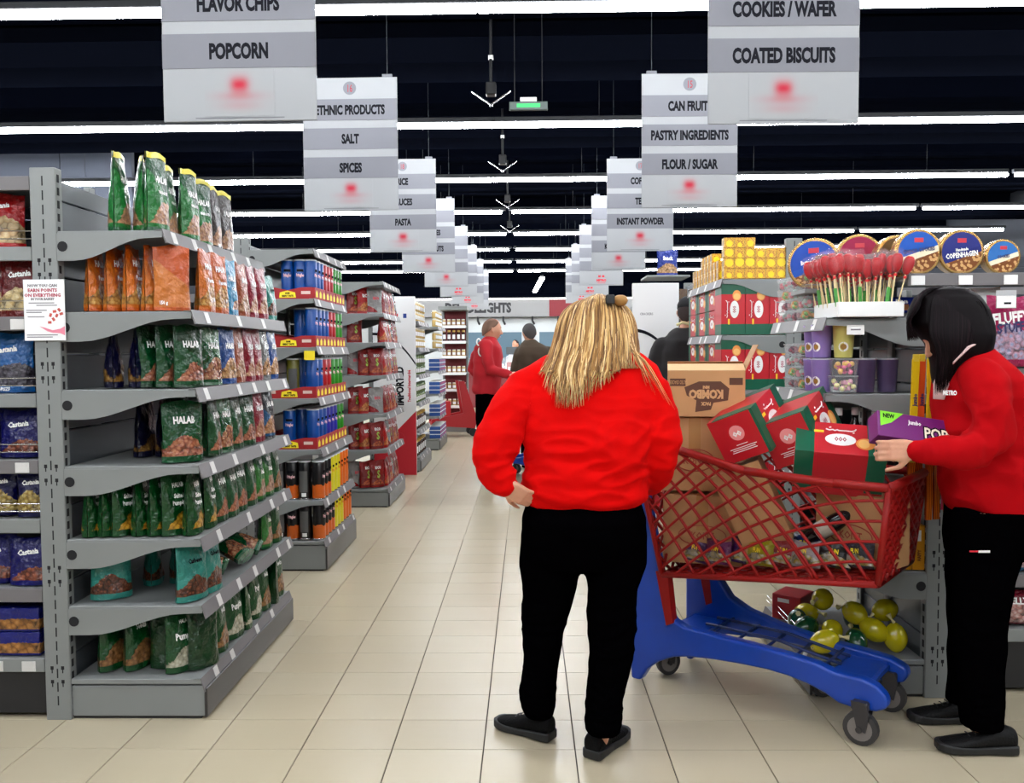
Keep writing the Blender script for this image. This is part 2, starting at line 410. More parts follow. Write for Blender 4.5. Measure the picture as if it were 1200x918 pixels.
# ---------------------------------------------------------------- shelving
tagm = M('price_paper', srgb(205, 203, 200), .5)
def price_tag(mb, mi=0): pass
def bracket_pts(d, h=.105):
    pts = [(0, 0), (d, 0), (d, -.018)]
    for i in range(9):
        t = i/8; s = t*t*(3-2*t); pts.append((d*(.86-.7*t), -.02-(h-.02)*s))
    return pts+[(0, -h)]
def upright(parent, x0, x1, y, H, holes=(.3, .55)):
    u = MB().rbox(x0, x1, y, y+.05, 0, H, .003).build('upright', steel, parent)
    s = MB(); cx = (x0+x1)/2; z = .06
    while z < H-.02:
        s.box(cx-.0025, cx+.0025, y-.0008, y+.001, z, z+.037); z += .055
    k = .14
    while k < H-.09:
        for dz in (0, .055):
            for sx in (-.021, .021):
                s.box(cx+sx-.006, cx+sx+.006, y-.0008, y+.001, k+dz+.008, k+dz+.022); s.box(cx+sx-.002, cx+sx+.002, y-.0008, y+.001, k+dz-.006, k+dz+.01)
        k += .4
    for z in range(int(H/.05)):
        for xx in (x0-.0008, x1-.001): s.box(xx, xx+.0018, y+.012, y+.028, z*.05+.01, z*.05+.04)
    tag(s.build('slot', dark, u), kind='stuff')
    return u
def endcap(name, label, sd, X, Y0, Y1, H, shelves, base_d, base_h=.15, tags=True, two=True):
    """end unit; upright plane at x = X, shelves stick out by sd (+1 towards +x). shelves: (z, depth)"""
    r = empty('shelving_unit', (X, Y0, 0), 0, label, 'shelf unit')
    L = Y1-Y0
    xa, xb = (-.1, 0) if sd > 0 else (0, .1)
    upright(r, xa, xb, 0, H)
    upright(r, xa, xb, L-.05, H)
    z = .1
    while z < H-.05:
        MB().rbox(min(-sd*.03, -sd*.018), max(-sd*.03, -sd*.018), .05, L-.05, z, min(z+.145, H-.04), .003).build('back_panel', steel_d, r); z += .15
    bx = sorted((0, sd*base_d))
    b = MB().rbox(bx[0], bx[1], 0.01, L-.01, .012, base_h-.03, .003).build('base', steel, r)
    MB().rbox(*sorted((sd*base_d, sd*(base_d+.012))), 0.0, L, .012, base_h-.035, .003).build('kick_plate', kick, b)
    MB().box(*sorted((0, sd*(base_d-.02))), 0.02, L-.02, 0, .012).build('foot', black, b)
    allsh = [(base_h, base_d-.01)]+list(shelves)
    for i, (z, d) in enumerate(allsh):
        x0, x1 = sorted((0, sd*d))
        s = MB(); s.rbox(x0, x1, .004, L-.004, z-.022, z, .003)
        s = s.build('shelf', steel, r)
        MB().rbox(*sorted((sd*(d-.03), sd*d)), 0.001, L-.001, z-.0, z+.003, .001).build('edge_lip', steel, s)
        if i:
            for y in (0.0, L-.004):
                k = MB(); k.prism([(sd*p[0], z-.01+p[1]) for p in bracket_pts(d)], y, y+.004); k.build('bracket', steel, s)
            h = MB(); h.lathe([(.02, 0), (.02, .001)], 14); 
            ho = h.build('bracket_hole', dark, s, (sd*.022, -.0006, z-.06)); ho.rotation_euler = (PI/2, 0, 0)
        # price rail, tilted a little
        rl = MB(); rl.prism([(sd*(d+.001), z+.006), (sd*(d+.018), z-.048), (sd*(d+.013), z-.05), (sd*(d-.001), z-.0)], -.004, L+.004, 'y')
        rl.build('price_rail', rail_m, s)
        rnd = random.Random(int(z*100)+int(Y0*10))
        if tags:
            y = .06+rnd.random()*.1
            while y < L-.06:
                q = MB(); ox = .0016
                q.add([(sd*(d+.0022+ox), y, z+.002), (sd*(d+.0022+ox), y+.045, z+.002), (sd*(d+.0165+ox), y+.045, z-.043), (sd*(d+.0165+ox), y, z-.043)], [(0, 1, 2, 3) if sd < 0 else (3, 2, 1, 0)])
                q.build('price_tag', tagm, s)
                y += .16+rnd.random()*.25
    return r
# item placement on a unit: world coordinates
LX = -1.81
U1 = endcap('u', 'near grey shelving end unit on the left full of nut pouches', 1, LX, 3.28, 4.52, 2.165, [(.456, .53), (.72, .53), (1.008, .53), (1.307, .525), (1.61, .515), (1.922, .41)], .53, .164)
U2 = endcap('u', 'second left shelving end unit holding chip canisters in red trays', 1, LX, 5.56, 6.52, 2.2, [(.471, .46), (.81, .45), (1.147, .44), (1.483, .43), (1.799, .42), (2.12, .42)], .47, .2)
U3 = endcap('u', 'third left shelving end unit full of red snack bags', 1, LX, 7.88, 8.9, 2.13, [(.538, .5), (.873, .5), (1.231, .5), (1.539, .49), (1.808, .48), (2.098, .48)], .51, .17)
for i, (ys, lb) in enumerate(((10.25, 'fourth left shelving end unit, beside the tall poster board'), (12.5, 'fifth left shelving end unit with stacked blue and white tubs'))):
    endcap('u', lb, 1, LX, ys, ys+1.1, 2.15, [(.5, .5), (.83, .5), (1.17, .5), (1.5, .5), (1.82, .5)], .51, .17)
UR1 = endcap('u', 'near right shelving end unit with lollipops, cups and clear tubs', -1, 1.637, 3.5, 4.24, 1.70, [(.53, .43), (.93, .42), (1.262, .42), (1.572, .42)], .46, .16)
UR2 = endcap('u', 'second right shelving end unit stacked with red and green boxes', -1, 1.64, 5.45, 6.55, 2.15, [(.5, .4), (.84, .4), (1.19, .4), (1.54, .4), (1.895, .4)], .46, .16)
UR3 = endcap('u', 'third right shelving end unit half hidden behind man in black', -1, 1.64, 7.9, 9.0, 2.15, [(.5, .4), (.84, .4), (1.19, .4), (1.5, .4), (1.8, .4)], .46, .16)
for i, ys in enumerate((10.2, 12.5, 14.8)):
    endcap('u', ('fourth', 'fifth', 'sixth')[i]+' right shelving end unit, hidden behind the front shoppers', -1, 1.64, ys, ys+1.1, 2.15, [(.5, .4), (.84, .4), (1.19, .4), (1.5, .4), (1.8, .4)], .46, .16, tags=False)
# ---------------------------------------------------------------- lateral shelf runs facing the camera
def run(name, label, x0, x1, Y, shelves, H, basez=.2, wires=(), top=None, depth=.5):
    r = empty('shelving_unit', ((x0+x1)/2, Y, 0), 0, label, 'shelf unit'); h = (x1-x0)/2
    MB().rbox(-h, h, 0, depth, .02, basez-.05, .003).build('base', M('base_black', (.01, .01, .012), .5), r)
    z = .1
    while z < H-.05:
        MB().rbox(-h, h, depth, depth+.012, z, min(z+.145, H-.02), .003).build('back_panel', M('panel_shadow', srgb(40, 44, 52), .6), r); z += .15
    for i, z in enumerate([basez]+list(shelves)):
        s = MB().rbox(-h, h, .004, depth, z-.03, z, .003).build('shelf', steel, r)
        MB().rbox(-h, h, -.012, .004, z-.05, z+.004, .002).build('price_rail', rail_m if i % 2 else steel, s)
        if i in wires:
            for dz in (.035, .065): MB().tube([(-h, -.004, z+dz), (h, -.004, z+dz)], .0022, 6).build('guard_wire', chrome, s)
        for x in (-h+.1, -h*.25, h*.3, h-.09, h-.22):
            if (i*3+int(x*10)) % 5 < 2: MB().rbox(x, x+.055, -.016, -.012, z-.046, z-.006, .001).build('price_tag', tagm, s)
    for x in (-h+.002, h-.03): MB().rbox(x, x+.028, depth-.05, depth, 0, H, .003).build('upright', steel, r)
    return r
U0 = run('u', 'left shelf run facing the camera with red and blue nut bags', -3.4, -1.915, 3.3, [.52, .795, 1.03, 1.29, 1.59, 1.86, 2.13], 2.18, .24, (2, 3, 4, 5, 6))
RR = run('u', 'right shelf run behind the dark-haired woman with tins and sweets', 1.76, 3.4, 3.56, [.5, .83, 1.12, 1.36, 1.575], 1.72, .27)
# bridging shelf that carries the biscuit tins
sh = empty('tin_shelf', (1.9, 3.5, 1.745), 0, 'long grey top shelf carrying round biscuit tins', 'shelf')
MB().rbox(-.36, 1.4, 0, .42, -.02, 0, .003).build('shelf_board', steel, sh)
MB().rbox(-.7, -.365, .22, .42, -.056, -.036, .003).build('shelf_board', steel, sh)
r_ = MB().rbox(-.36, 1.4, -.012, 0, -.045, .006, .002).build('price_rail', rail_m, sh)
for x in (-.35, -.16, .02, .35): MB().rbox(x, x+.055, -.016, -.012, -.042, -.004, .001).build('price_tag', white, r_)
for x in (-.26, 1.38): MB().rbox(x, x+.02, .37, .42, -1.745, -.02, .003).build('support_post', steel, sh)

# ---------------------------------------------------------------- pouches
def bag_half(u, v, d):
    """half thickness of a pouch at u in -1..1, v in 0..1"""
    e = max(0., 1-abs(u)**2.6)
    return d/2*(e**.55)*(1-v**1.7)**.75*(1+.0*v)+.0015
def bag_wr(u, v, sd, w):
    e = max(0, 1-abs(u)**4)*(1-v)**.3
    return w*.03*e*(math.sin(5*u+9*v+sd)*.6+math.sin(13*v-6*u+2.3*sd)*.4+math.sin(17*u+3*sd)*math.sin(11*v+sd)*.4)
def pouch(name, mat, w=.17, h=.25, d=.075, strip=None, texts=(), seed=0, pillow=False):
    def hx(u, v): return u*w/2*(1-.05*math.sin(PI*v)+.012*math.sin(9*v+seed))
    def th(u, v):
        if pillow: return d/2*(max(0., (1-abs(u)**3))*max(0., 1-abs(2*v-1)**3.4))**.6+.0015
        return bag_half(u, v, d)
    b = MB(); nu, nv = 12, 14
    for s in (-1, 1):
        vs = []; fs = []
        for j in range(nv+1):
            for i in range(nu+1):
                u = -1+2*i/nu; v = j/nv
                zz = h*v + (.006*math.sin(3*u+seed) if v > .97 else 0)
                vs.append((hx(u, v), s*(th(u, v)+bag_wr(u, v, seed+s, w)*(1 if 0 < j < nv else 0)), zz))
        for j in range(nv):
            for i in range(nu):
                f = (j*(nu+1)+i, j*(nu+1)+i+1, (j+1)*(nu+1)+i+1, (j+1)*(nu+1)+i); fs.append(f if s < 0 else f[::-1])
        b.add(vs, fs)
    bot = [(hx(-1+2*i/nu, 0), -th(-1+2*i/nu, 0), 0) for i in range(nu+1)]+[(hx(1-2*i/nu, 0), th(1-2*i/nu, 0), 0) for i in range(nu+1)]
    b.add(bot, [tuple(range(len(bot)))[::-1]])
    o = b.build(name, mat, smooth=True)
    def fr(cx, cv, off=.0024):
        def f(x, y):
            u = max(-1, min(1, (cx+x)/(w/2))); v = max(0, min(.995, cv+y/h))
            return (cx+x, -(th(u, v)+bag_wr(u, v, seed-1, w))-off, v*h)
        return f
    if strip:
        p = MB(); n = 6
        for s in (-1, 1):
            q = [(hx(-1+2*i/n, .95), s*(th(-1+2*i/n, v)+.0022), h*v+(.006*math.sin(3*(-1+2*i/n)+seed))) for v in (.925, 1.0) for i in range(n+1)]
            p.add(q, [(i, i+1, n+2+i, n+1+i) if s < 0 else (n+1+i, n+2+i, i+1, i) for i in range(n)])
        p.build('seal_strip', strip, o)
    for t in texts:
        s, cap, cx, cv, m = t[:5]
        p = MB(); add_text(p, s, cap, fr(cx*w, cv), sx=t[5] if len(t) > 5 else .7, bold=cap*.06, res=1, rot=t[6] if len(t) > 6 else 0); p.build('print', m, o)
    return o
G1, G2, G3 = srgb(14, 92, 52), srgb(10, 70, 40), srgb(40, 135, 62)
NUT, NUT2 = srgb(196, 128, 84), srgb(226, 178, 130)
RN = srgb(170, 84, 62)
KINDS = {
 'green_top': ('green nut pouch with yellow top strip', lambda: pouch('nut_pouch', foil('f_green', G1, srgb(200, 140, 110), NUT2, swoosh=G3, food_h=.42, food_x=.6), .14, .315, .07, M('strip_yellow', srgb(222, 208, 60), .35), (('HALAB', .025, 0, .66, inkw), ('MIXED NUTS', .011, 0, .5, inkw)), 1)),
 'grey_top': ('dark grey nut pouch with yellow top strip', lambda: pouch('nut_pouch', foil('f_grey', srgb(74, 66, 62), srgb(200, 140, 110), NUT2, food_h=.45), .14, .315, .065, M('strip_yellow'), (('HALAB', .025, 0, .66, inkw),), 2)),
 'orange': ('orange nut pouch', lambda: pouch('nut_pouch', foil('f_orange', srgb(222, 98, 24), srgb(200, 130, 50), srgb(240, 190, 110), food_h=.44, swoosh=srgb(238, 128, 44)), .135, .255, .065, None, (('HALAB', .024, 0, .74, inkw), ('Peanuts', .017, 0, .52, inkw)), 3)),
 'blue_pale': ('sky blue nut pouch', lambda: pouch('nut_pouch', foil('f_sky', srgb(58, 158, 205), srgb(180, 110, 70), NUT2, food_h=.3, food_x=.75), .138, .25, .065, None, (('HALAB', .024, 0, .66, inkw), ('Crispy', .014, 0, .48, inkw)), 4)),
 'copper': ('copper brown nut pouch', lambda: pouch('nut_pouch', foil('f_copper', srgb(186, 96, 62), srgb(190, 120, 80), NUT2, food_h=.42), .138, .25, .065, None, (('HALAB', .024, 0, .68, inkw),), 5)),
 'crimson': ('crimson nut pouch', lambda: pouch('nut_pouch', foil('f_crim', srgb(158, 24, 50), srgb(210, 120, 90), NUT2, food_h=.45, food_x=.6), .138, .25, .065, None, (('HALAB', .024, 0, .66, inkw),), 6)),
 'teal': ('pale teal coffee bean pouch', lambda: pouch('nut_pouch', foil('f_teal', srgb(60, 160, 146), srgb(90, 44, 30), srgb(150, 90, 60), food_h=.44, food_x=.5, fs=80), .155, .225, .075, None, (('Cashews', .018, 0, .7, ink),), 7)),
 'green': ('green nut pouch', lambda: pouch('nut_pouch', foil('f_green2', G2, RN, srgb(215, 150, 110), food_h=.4, food_x=.6, swoosh=G1), .14, .245, .07, None, (('HALAB', .025, 0, .7, inkw),), 8)),
 'green_clear': ('green and silver nut pouch', lambda: pouch('nut_pouch', foil('f_gclear', srgb(110, 150, 120), RN, NUT2, food_h=.5, swoosh=G1, rough=.15), .138, .24, .065, None, (('HALAB', .025, 0, .7, inkw),), 9)),
 'blue': ('royal blue nut pouch', lambda: pouch('nut_pouch', foil('f_blue', srgb(28, 82, 160), srgb(196, 130, 70), srgb(235, 190, 130), food_h=.47), .138, .24, .065, None, (('HALAB', .024, 0, .7, inkw),), 10)),
 'navy': ('dark navy nut pouch', lambda: pouch('nut_pouch', foil('f_navy', srgb(16, 22, 60), srgb(150, 96, 40), srgb(190, 150, 80), food_h=.38), .16, .23, .07, None, (), 11)),
 'silver': ('silver and white nut pouch', lambda: pouch('nut_pouch', foil('f_silver', srgb(150, 152, 150), srgb(190, 130, 80), NUT2, food_h=.5, rough=.15), .138, .24, .065, None, (('HALAB', .024, 0, .7, inkw),), 12)),
 'charcoal': ('charcoal and blue nut pouch', lambda: pouch('nut_pouch', foil('f_char', srgb(52, 56, 62), srgb(200, 130, 80), NUT2, food_h=.45, swoosh=srgb(50, 110, 160), sw_h=.4), .138, .25, .065, None, (('HALAB', .024, 0, .7, inkw),), 13)),
 'big_green': ('large shiny green almond pouch', lambda: pouch('nut_pouch', foil('f_green3', G1, RN, srgb(220, 150, 110), food_h=.44, rough=.18), .165, .24, .08, None, (('HALAB', .028, 0, .7, inkw),), 14)),
 'seed': ('green sunflower seed pouch', lambda: pouch('seed_pouch', foil('f_seed', srgb(16, 84, 42), srgb(200, 140, 40), srgb(240, 190, 70), food_h=.36, food_x=.6), .135, .235, .065, None, (('HALAB', .018, 0, .84, inkw), ('Salted', .018, 0, .66, inkw), ('Pumpkin', .018, 0, .54, inkw)), 15)),
 'small': ('green seed pouch with lime label', lambda: pouch('seed_pouch', foil('f_small', srgb(22, 92, 56), srgb(190, 140, 110), srgb(225, 180, 150), food_h=.44, swoosh=srgb(60, 140, 60), food_x=.6), .135, .235, .065, None, (('HALAB', .02, 0, .8, inkw), ('Small', .022, 0, .6, inkw)), 16)),
 'pumpkin': ('green pumpkin seed pouch', lambda: pouch('seed_pouch', foil('f_pump', srgb(18, 88, 44), srgb(205, 200, 170), srgb(235, 232, 210), food_h=.42, food_x=.55), .155, .23, .075, None, (('HALAB', .014, 0, .86, inkw), ('Pumpkin', .026, 0, .62, inkw)), 17)),
 'brown_seed': ('green pouch of brown seeds', lambda: pouch('seed_pouch', foil('f_bseed', srgb(18, 88, 44), srgb(150, 100, 60), srgb(190, 140, 90), food_h=.5, food_x=.6), .14, .23, .07, None, (('Seeds', .024, 0, .75, inkw),), 18)),
 'back': ('green seed pouch seen from its plain back', lambda: pouch('seed_pouch', foil('f_back', srgb(15, 70, 38)), .145, .235, .07, None, (), 19)),
 'orange_back': ('orange nut pouch seen from its plain back', lambda: pouch('nut_pouch', foil('f_orb', srgb(226, 98, 22), None, None, swoosh=srgb(240, 140, 60)), .14, .255, .065, None, (('150 g', .014, -.28, .12, inkw),), 20)),
 'red_cast': ('red cashew bag with wavy script', lambda: pouch('nut_bag', foil('f_rcast', srgb(200, 22, 32), srgb(225, 180, 120), srgb(245, 220, 170), food_h=.62, food_x=.5, fs=34), .185, .22, .085, None, (('Castania', .021, 0, .78, inkw, .8, .12),), 21)),
 'maroon_cast': ('maroon mixed nut bag', lambda: pouch('nut_bag', foil('f_mcast', srgb(122, 14, 26), srgb(225, 190, 120), srgb(240, 220, 170), food_h=.5, fs=34), .185, .235, .085, None, (('Castania', .023, 0, .72, inkw, .8, .12),), 22)),
 'blue_cast': ('light blue seed bag with white flash', lambda: pouch('nut_bag', foil('f_bcast', srgb(30, 110, 190), srgb(60, 56, 70), srgb(110, 104, 116), food_h=.5, food_x=.7), .2, .24, .085, None, (('Castania', .023, 0, .72, inkw, .8, .12), ('UPSIZE', .014, 0, .06, inkw)), 23)),
 'navy_cast': ('deep blue almond bag', lambda: pouch('nut_bag', foil('f_ncast', srgb(16, 26, 118), srgb(120, 56, 40), srgb(190, 110, 80), food_h=.4, food_x=.7), .185, .19, .08, None, (('Castania', .021, 0, .7, inkw, .8, .12),), 24)),
 'gold_cast': ('deep blue bag with golden nut window', lambda: pouch('nut_bag', foil('f_gcast', srgb(14, 20, 84), srgb(190, 150, 60), srgb(240, 220, 140), food_h=.56, food_x=.5), .13, .18, .07, None, (('Castania', .018, 0, .76, inkw, .8, .1),), 25)),
}
def put(kind, x, y, z, rot, label, cat='pouch', group=None, lean=0, spin=0):
    desc, mk = KINDS[kind]
    return place(kind, mk, (x, y, z+.003), (lean, 0, rot+spin), label.replace('@', desc), cat, group)
RJ = random.Random(5)
def shelf_row(items, X, z, shelfname, unit, group, rot=PI/2, cat='pouch'):
    """items: (photo column, kind[, x offset]); front file faces the aisle"""
    for n, it in enumerate(items):
        px, kind = it[0], it[1]; x = it[2] if len(it) > 2 else X; sp = it[3] if len(it) > 3 else RJ.uniform(-.07, .07)
        y = YX(px, x, z+.12)
        put(kind, x, y, z, rot, '@, %s along %s, %s' % (ORD[n], shelfname, unit), cat, group, 0, sp)
UN = 'near left unit'
F = -1.335
def fl_row(types, X, y0, step): return [(y0+i*step, t) for i, t in enumerate(types)]
def world_row(items, z, shelfname, unit, group, rot=PI/2, cat='pouch'):
    for n, (x, y, kind, sp) in enumerate(items):
        put(kind, x, y, z, rot, '@, %s along %s, %s' % (ORD[n], shelfname, unit), cat, group, 0, sp)
# top shelf (z 1.922)
world_row([(-1.62, 3.4, 'green_top', .15), (-1.56, 3.47, 'green_top', .5), (-1.475, 3.41, 'green_top', -.12), (-1.53, 3.64, 'green_top', .05), (-1.47, 3.72, 'green_top', -.1), (-1.5, 3.93, 'green_top', -.35),
           (-1.5, 4.1, 'grey_top', .1), (-1.5, 4.24, 'grey_top', -.15)], 1.925, 'top shelf', UN, 'pouches on the top shelf, near left end unit')
world_row([(-1.72, 3.39, 'orange', .04), (-1.645, 3.4, 'orange', -.05), (-1.57, 3.39, 'orange', .06), (-1.495, 3.4, 'orange', -.04), (-1.405, 3.37, 'orange_back', -.95), (-1.335, 3.53, 'orange', .0), (-1.33, 3.66, 'orange', -.2),
           (-1.34, 3.82, 'blue_pale', -.1), (-1.42, 3.95, 'copper', .05), (-1.345, 4.0, 'copper', .0), (-1.34, 4.12, 'crimson', .05), (-1.33, 4.24, 'crimson', -.05), (-1.335, 4.39, 'teal', 0)], 1.613, 'second shelf', UN, 'pouches on the second shelf, near left end unit')
world_row([(-1.67, 3.42, 'navy', .4), (-1.58, 3.44, 'navy', .3), (-1.52, 3.44, 'green', -.55), (-1.44, 3.42, 'green', -.5), (-1.36, 3.40, 'green', -.5), (-1.345, 3.6, 'green_clear', -.2), (-1.335, 3.76, 'blue', -.15),
           (-1.34, 3.91, 'copper', 0), (-1.335, 4.04, 'crimson', .05), (-1.34, 4.17, 'crimson', -.05), (-1.335, 4.29, 'silver', .04), (-1.335, 4.42, 'blue', 0)], 1.31, 'third shelf', UN, 'pouches on the third shelf, near left end unit')
world_row([(-1.63, 3.6, 'navy', .0), (-1.55, 3.62, 'navy', .1), (-1.49, 3.56, 'green', -.2), (-1.39, 3.4, 'big_green', -.85), (-1.345, 3.6, 'green', .1), (-1.34, 3.72, 'green_clear', -.1), (-1.34, 3.86, 'green', .05),
           (-1.335, 4.0, 'green', -.2), (-1.335, 4.16, 'crimson', -.1), (-1.335, 4.33, 'charcoal', -.1)], 1.011, 'fourth shelf', UN, 'pouches on the fourth shelf, near left end unit')
world_row([(-1.745, 3.36, 'seed', .2), (-1.685, 3.37, 'seed', .1), (-1.62, 3.37, 'seed', -.3), (-1.555, 3.38, 'seed', .1), (-1.485, 3.38, 'seed', -.1), (-1.415, 3.375, 'seed', -.5), (-1.35, 3.39, 'seed', 0), (-1.34, 3.52, 'seed', .15),
           (-1.34, 3.64, 'green', .0), (-1.33, 3.75, 'green', .05), (-1.335, 3.87, 'green', -.1), (-1.335, 4.03, 'green', .1), (-1.33, 4.15, 'small', .05), (-1.33, 4.28, 'small', -.05), (-1.335, 4.43, 'brown_seed', .1)],
          .723, 'fifth shelf', UN, 'pouches on the fifth shelf, near left end unit')
world_row([(-1.69, 3.39, 'teal', -1.1), (-1.62, 3.62, 'teal', .3), (-1.52, 3.66, 'teal', .1), (-1.43, 3.6, 'teal', 0), (-1.355, 3.37, 'teal', -.45), (-1.33, 3.5, 'teal', -.1)], .459, 'sixth shelf', UN, 'pouches on the sixth shelf, near left end unit')
for n, (x, y, k, rz) in enumerate(((-1.4, 3.72, 'green_clear', .3), (-1.37, 3.9, 'green_clear', -.2), (-1.36, 4.08, 'green_clear', .2))):
    place(k, KINDS[k][1], (x+.06, y, .462+.04), (-1.15, 0, PI/2+rz), 'green and silver nut pouch slumped flat, %s along sixth shelf, near left end unit' % ORD[n], 'pouch', 'slumped pouches on the sixth shelf')
world_row([(-1.34, 4.28, 'small', .05), (-1.335, 4.42, 'brown_seed', .1)], .459, 'far half of sixth shelf', UN, 'pouches on the sixth shelf, near left end unit')
world_row([(-1.7, 3.4, 'brown_seed', -.3), (-1.6, 3.41, 'brown_seed', -.3), (-1.53, 3.5, 'silver', -.2), (-1.475, 3.41, 'back', 1.6), (-1.405, 3.385, 'pumpkin', -.6), (-1.4, 3.52, 'pumpkin', .2), (-1.335, 3.42, 'back', 2.6),
           (-1.34, 3.61, 'brown_seed', .1), (-1.34, 3.78, 'pumpkin', -.15), (-1.34, 3.92, 'pumpkin', .5), (-1.34, 4.07, 'pumpkin', .1), (-1.335, 4.2, 'brown_seed', 0), (-1.335, 4.32, 'back', .8), (-1.335, 4.43, 'brown_seed', -.1)],
          .168, 'bottom shelf', UN, 'pouches on the bottom shelf, near left end unit')
# left run, facing the camera
UN = 'left shelf run'
for zi, (z, row, nm) in enumerate(((1.863, [(-2.29, 'maroon_cast'), (-2.09, 'red_cast')], 'top shelf'), (1.593, [(-2.34, 'maroon_cast'), (-2.14, 'maroon_cast'), (-2.0, 'maroon_cast')], 'second shelf'),
      (1.293, [(-2.3, 'blue_cast'), (-2.08, 'blue_cast')], 'third shelf'), (1.033, [(-2.24, 'navy_cast'), (-2.04, 'navy_cast')], 'fourth shelf'), (.798, [(-2.27, 'gold_cast'), (-2.13, 'gold_cast'), (-1.985, 'gold_cast')], 'fifth shelf'),
      (.523, [(-2.37, 'navy_cast'), (-2.17, 'navy_cast'), (-2.0, 'navy_cast')], 'sixth shelf'))):
    for n, (x, k) in enumerate(row):
        put(k, x, 3.37 + .03*(n % 2), z, 0, '@, %s along %s, %s' % (ORD[n], nm, UN), 'bag', 'bags on the left shelf run')
def carton(name, mat, w, d, h, prints=(), r=.003, extra=None):
    """box standing on its base, origin bottom centre; prints on its front (-y)"""
    o = MB().rbox(-w/2, w/2, -d/2, d/2, 0, h, r).build(name, mat)
    for p in prints:
        k = MB()
        if p[0] == 'text': add_text(k, p[1], p[2], lambda x, y: (p[3]*w/2+x, -d/2-.0012, p[4]*h+y), sx=p[6] if len(p) > 6 else .75, bold=p[2]*.06, res=1, rot=p[7] if len(p) > 7 else 0); k.build('print', p[5], o)
        elif p[0] == 'rect': k.box(p[1]*w/2, p[2]*w/2, -d/2-.0008, -d/2, p[3]*h, p[4]*h); k.build('print', p[5], o)
        elif p[0] == 'oval':
            k.ring([[(p[1]*w/2+p[3]*math.cos(a*PI/10), q, p[2]*h+p[4]*math.sin(a*PI/10)) for a in range(20)] for q in (-d/2, -d/2-.001-(.0005 if len(p) > 6 else 0))]); k.build('print', p[5], o)
    if extra: extra(o)
    return o
def nutbox():
    return carton('nut_box', foil('f_nutbox', srgb(18, 36, 140), srgb(180, 116, 50), srgb(225, 160, 90), food_h=.62, food_x=.75, fs=45, rough=.4), .3, .16, .095, (('text', 'Castania', .02, -.35, .72, inkw, .8, .12),))
for n, (x, z) in enumerate(((-2.1, .243), (-2.1, .34), (-2.41, .243), (-2.41, .34))):
    place('nutbox', nutbox, (x, 3.4, z+.002), 0, 'dark blue nut carton, %s of its stack, %s stack from the upright' % (('bottom', 'upper')[n % 2], ORD[n//2]), 'carton', 'nut cartons on the base of the left run')
# loyalty card on the upright
t = empty('notice_card', (-1.86, 3.272, 1.5), 0, 'white card with pink lettering clipped to the near left upright', 'card')
MB().rbox(-.08, .08, -.004, 0, 0, .235, .001).build('card', white_g, t)
pink = M('print_pink', srgb(200, 90, 120), .6); grt = M('print_grey', srgb(120, 116, 122), .6)
k = MB()
for s, c, y, m in (('NOW YOU CAN', .0105, .212, grt), ('EARN POINTS', .0125, .194, M('print_rose', srgb(170, 60, 80), .6)), ('ON EVERYTHING', .0125, .175, M('print_rose'))  , ('IN YOUR BASKET', .008, .16, grt)):
    k = MB(); add_text(k, s, c, front(-.005, -.0046, y), sx=1.05, bold=.0008, res=1); k.build('lettering', m, t)
for y, a, b in ((.143, -.06, .04), (.134, -.03, .05), (.115, -.07, .01), (.107, -.07, -.01), (.09, -.065, .0), (.02, -.07, .05), (.012, -.07, .03)):
    MB().box(a, b, -.0046, -.004, y, y+.0035).build('small_print', grt, t)
hd = MB(); hd.prism([(-.02, .055), (.0, .05), (.03, .04), (.06, .045), (.078, .055), (.078, .02), (.06, .028), (.03, .03), (.01, .036)], -.0048, -.004); hd.build('hand_print', M('print_skin', srgb(222, 130, 150), .6), t)
for n, (x, z) in enumerate(((.02, .07), (.035, .082), (.048, .096), (.04, .112), (.058, .118), (.024, .098), (.066, .103))):
    q = MB().rbox(-.007, .007, -.0046, -.004, -.005, .005, .0003, mat=Matrix.Translation((x, 0, z)) @ Matrix.Rotation(n, 4, 'Y')); q.build('coin_print', M('print_brick', srgb(190, 80, 70), .6), t)
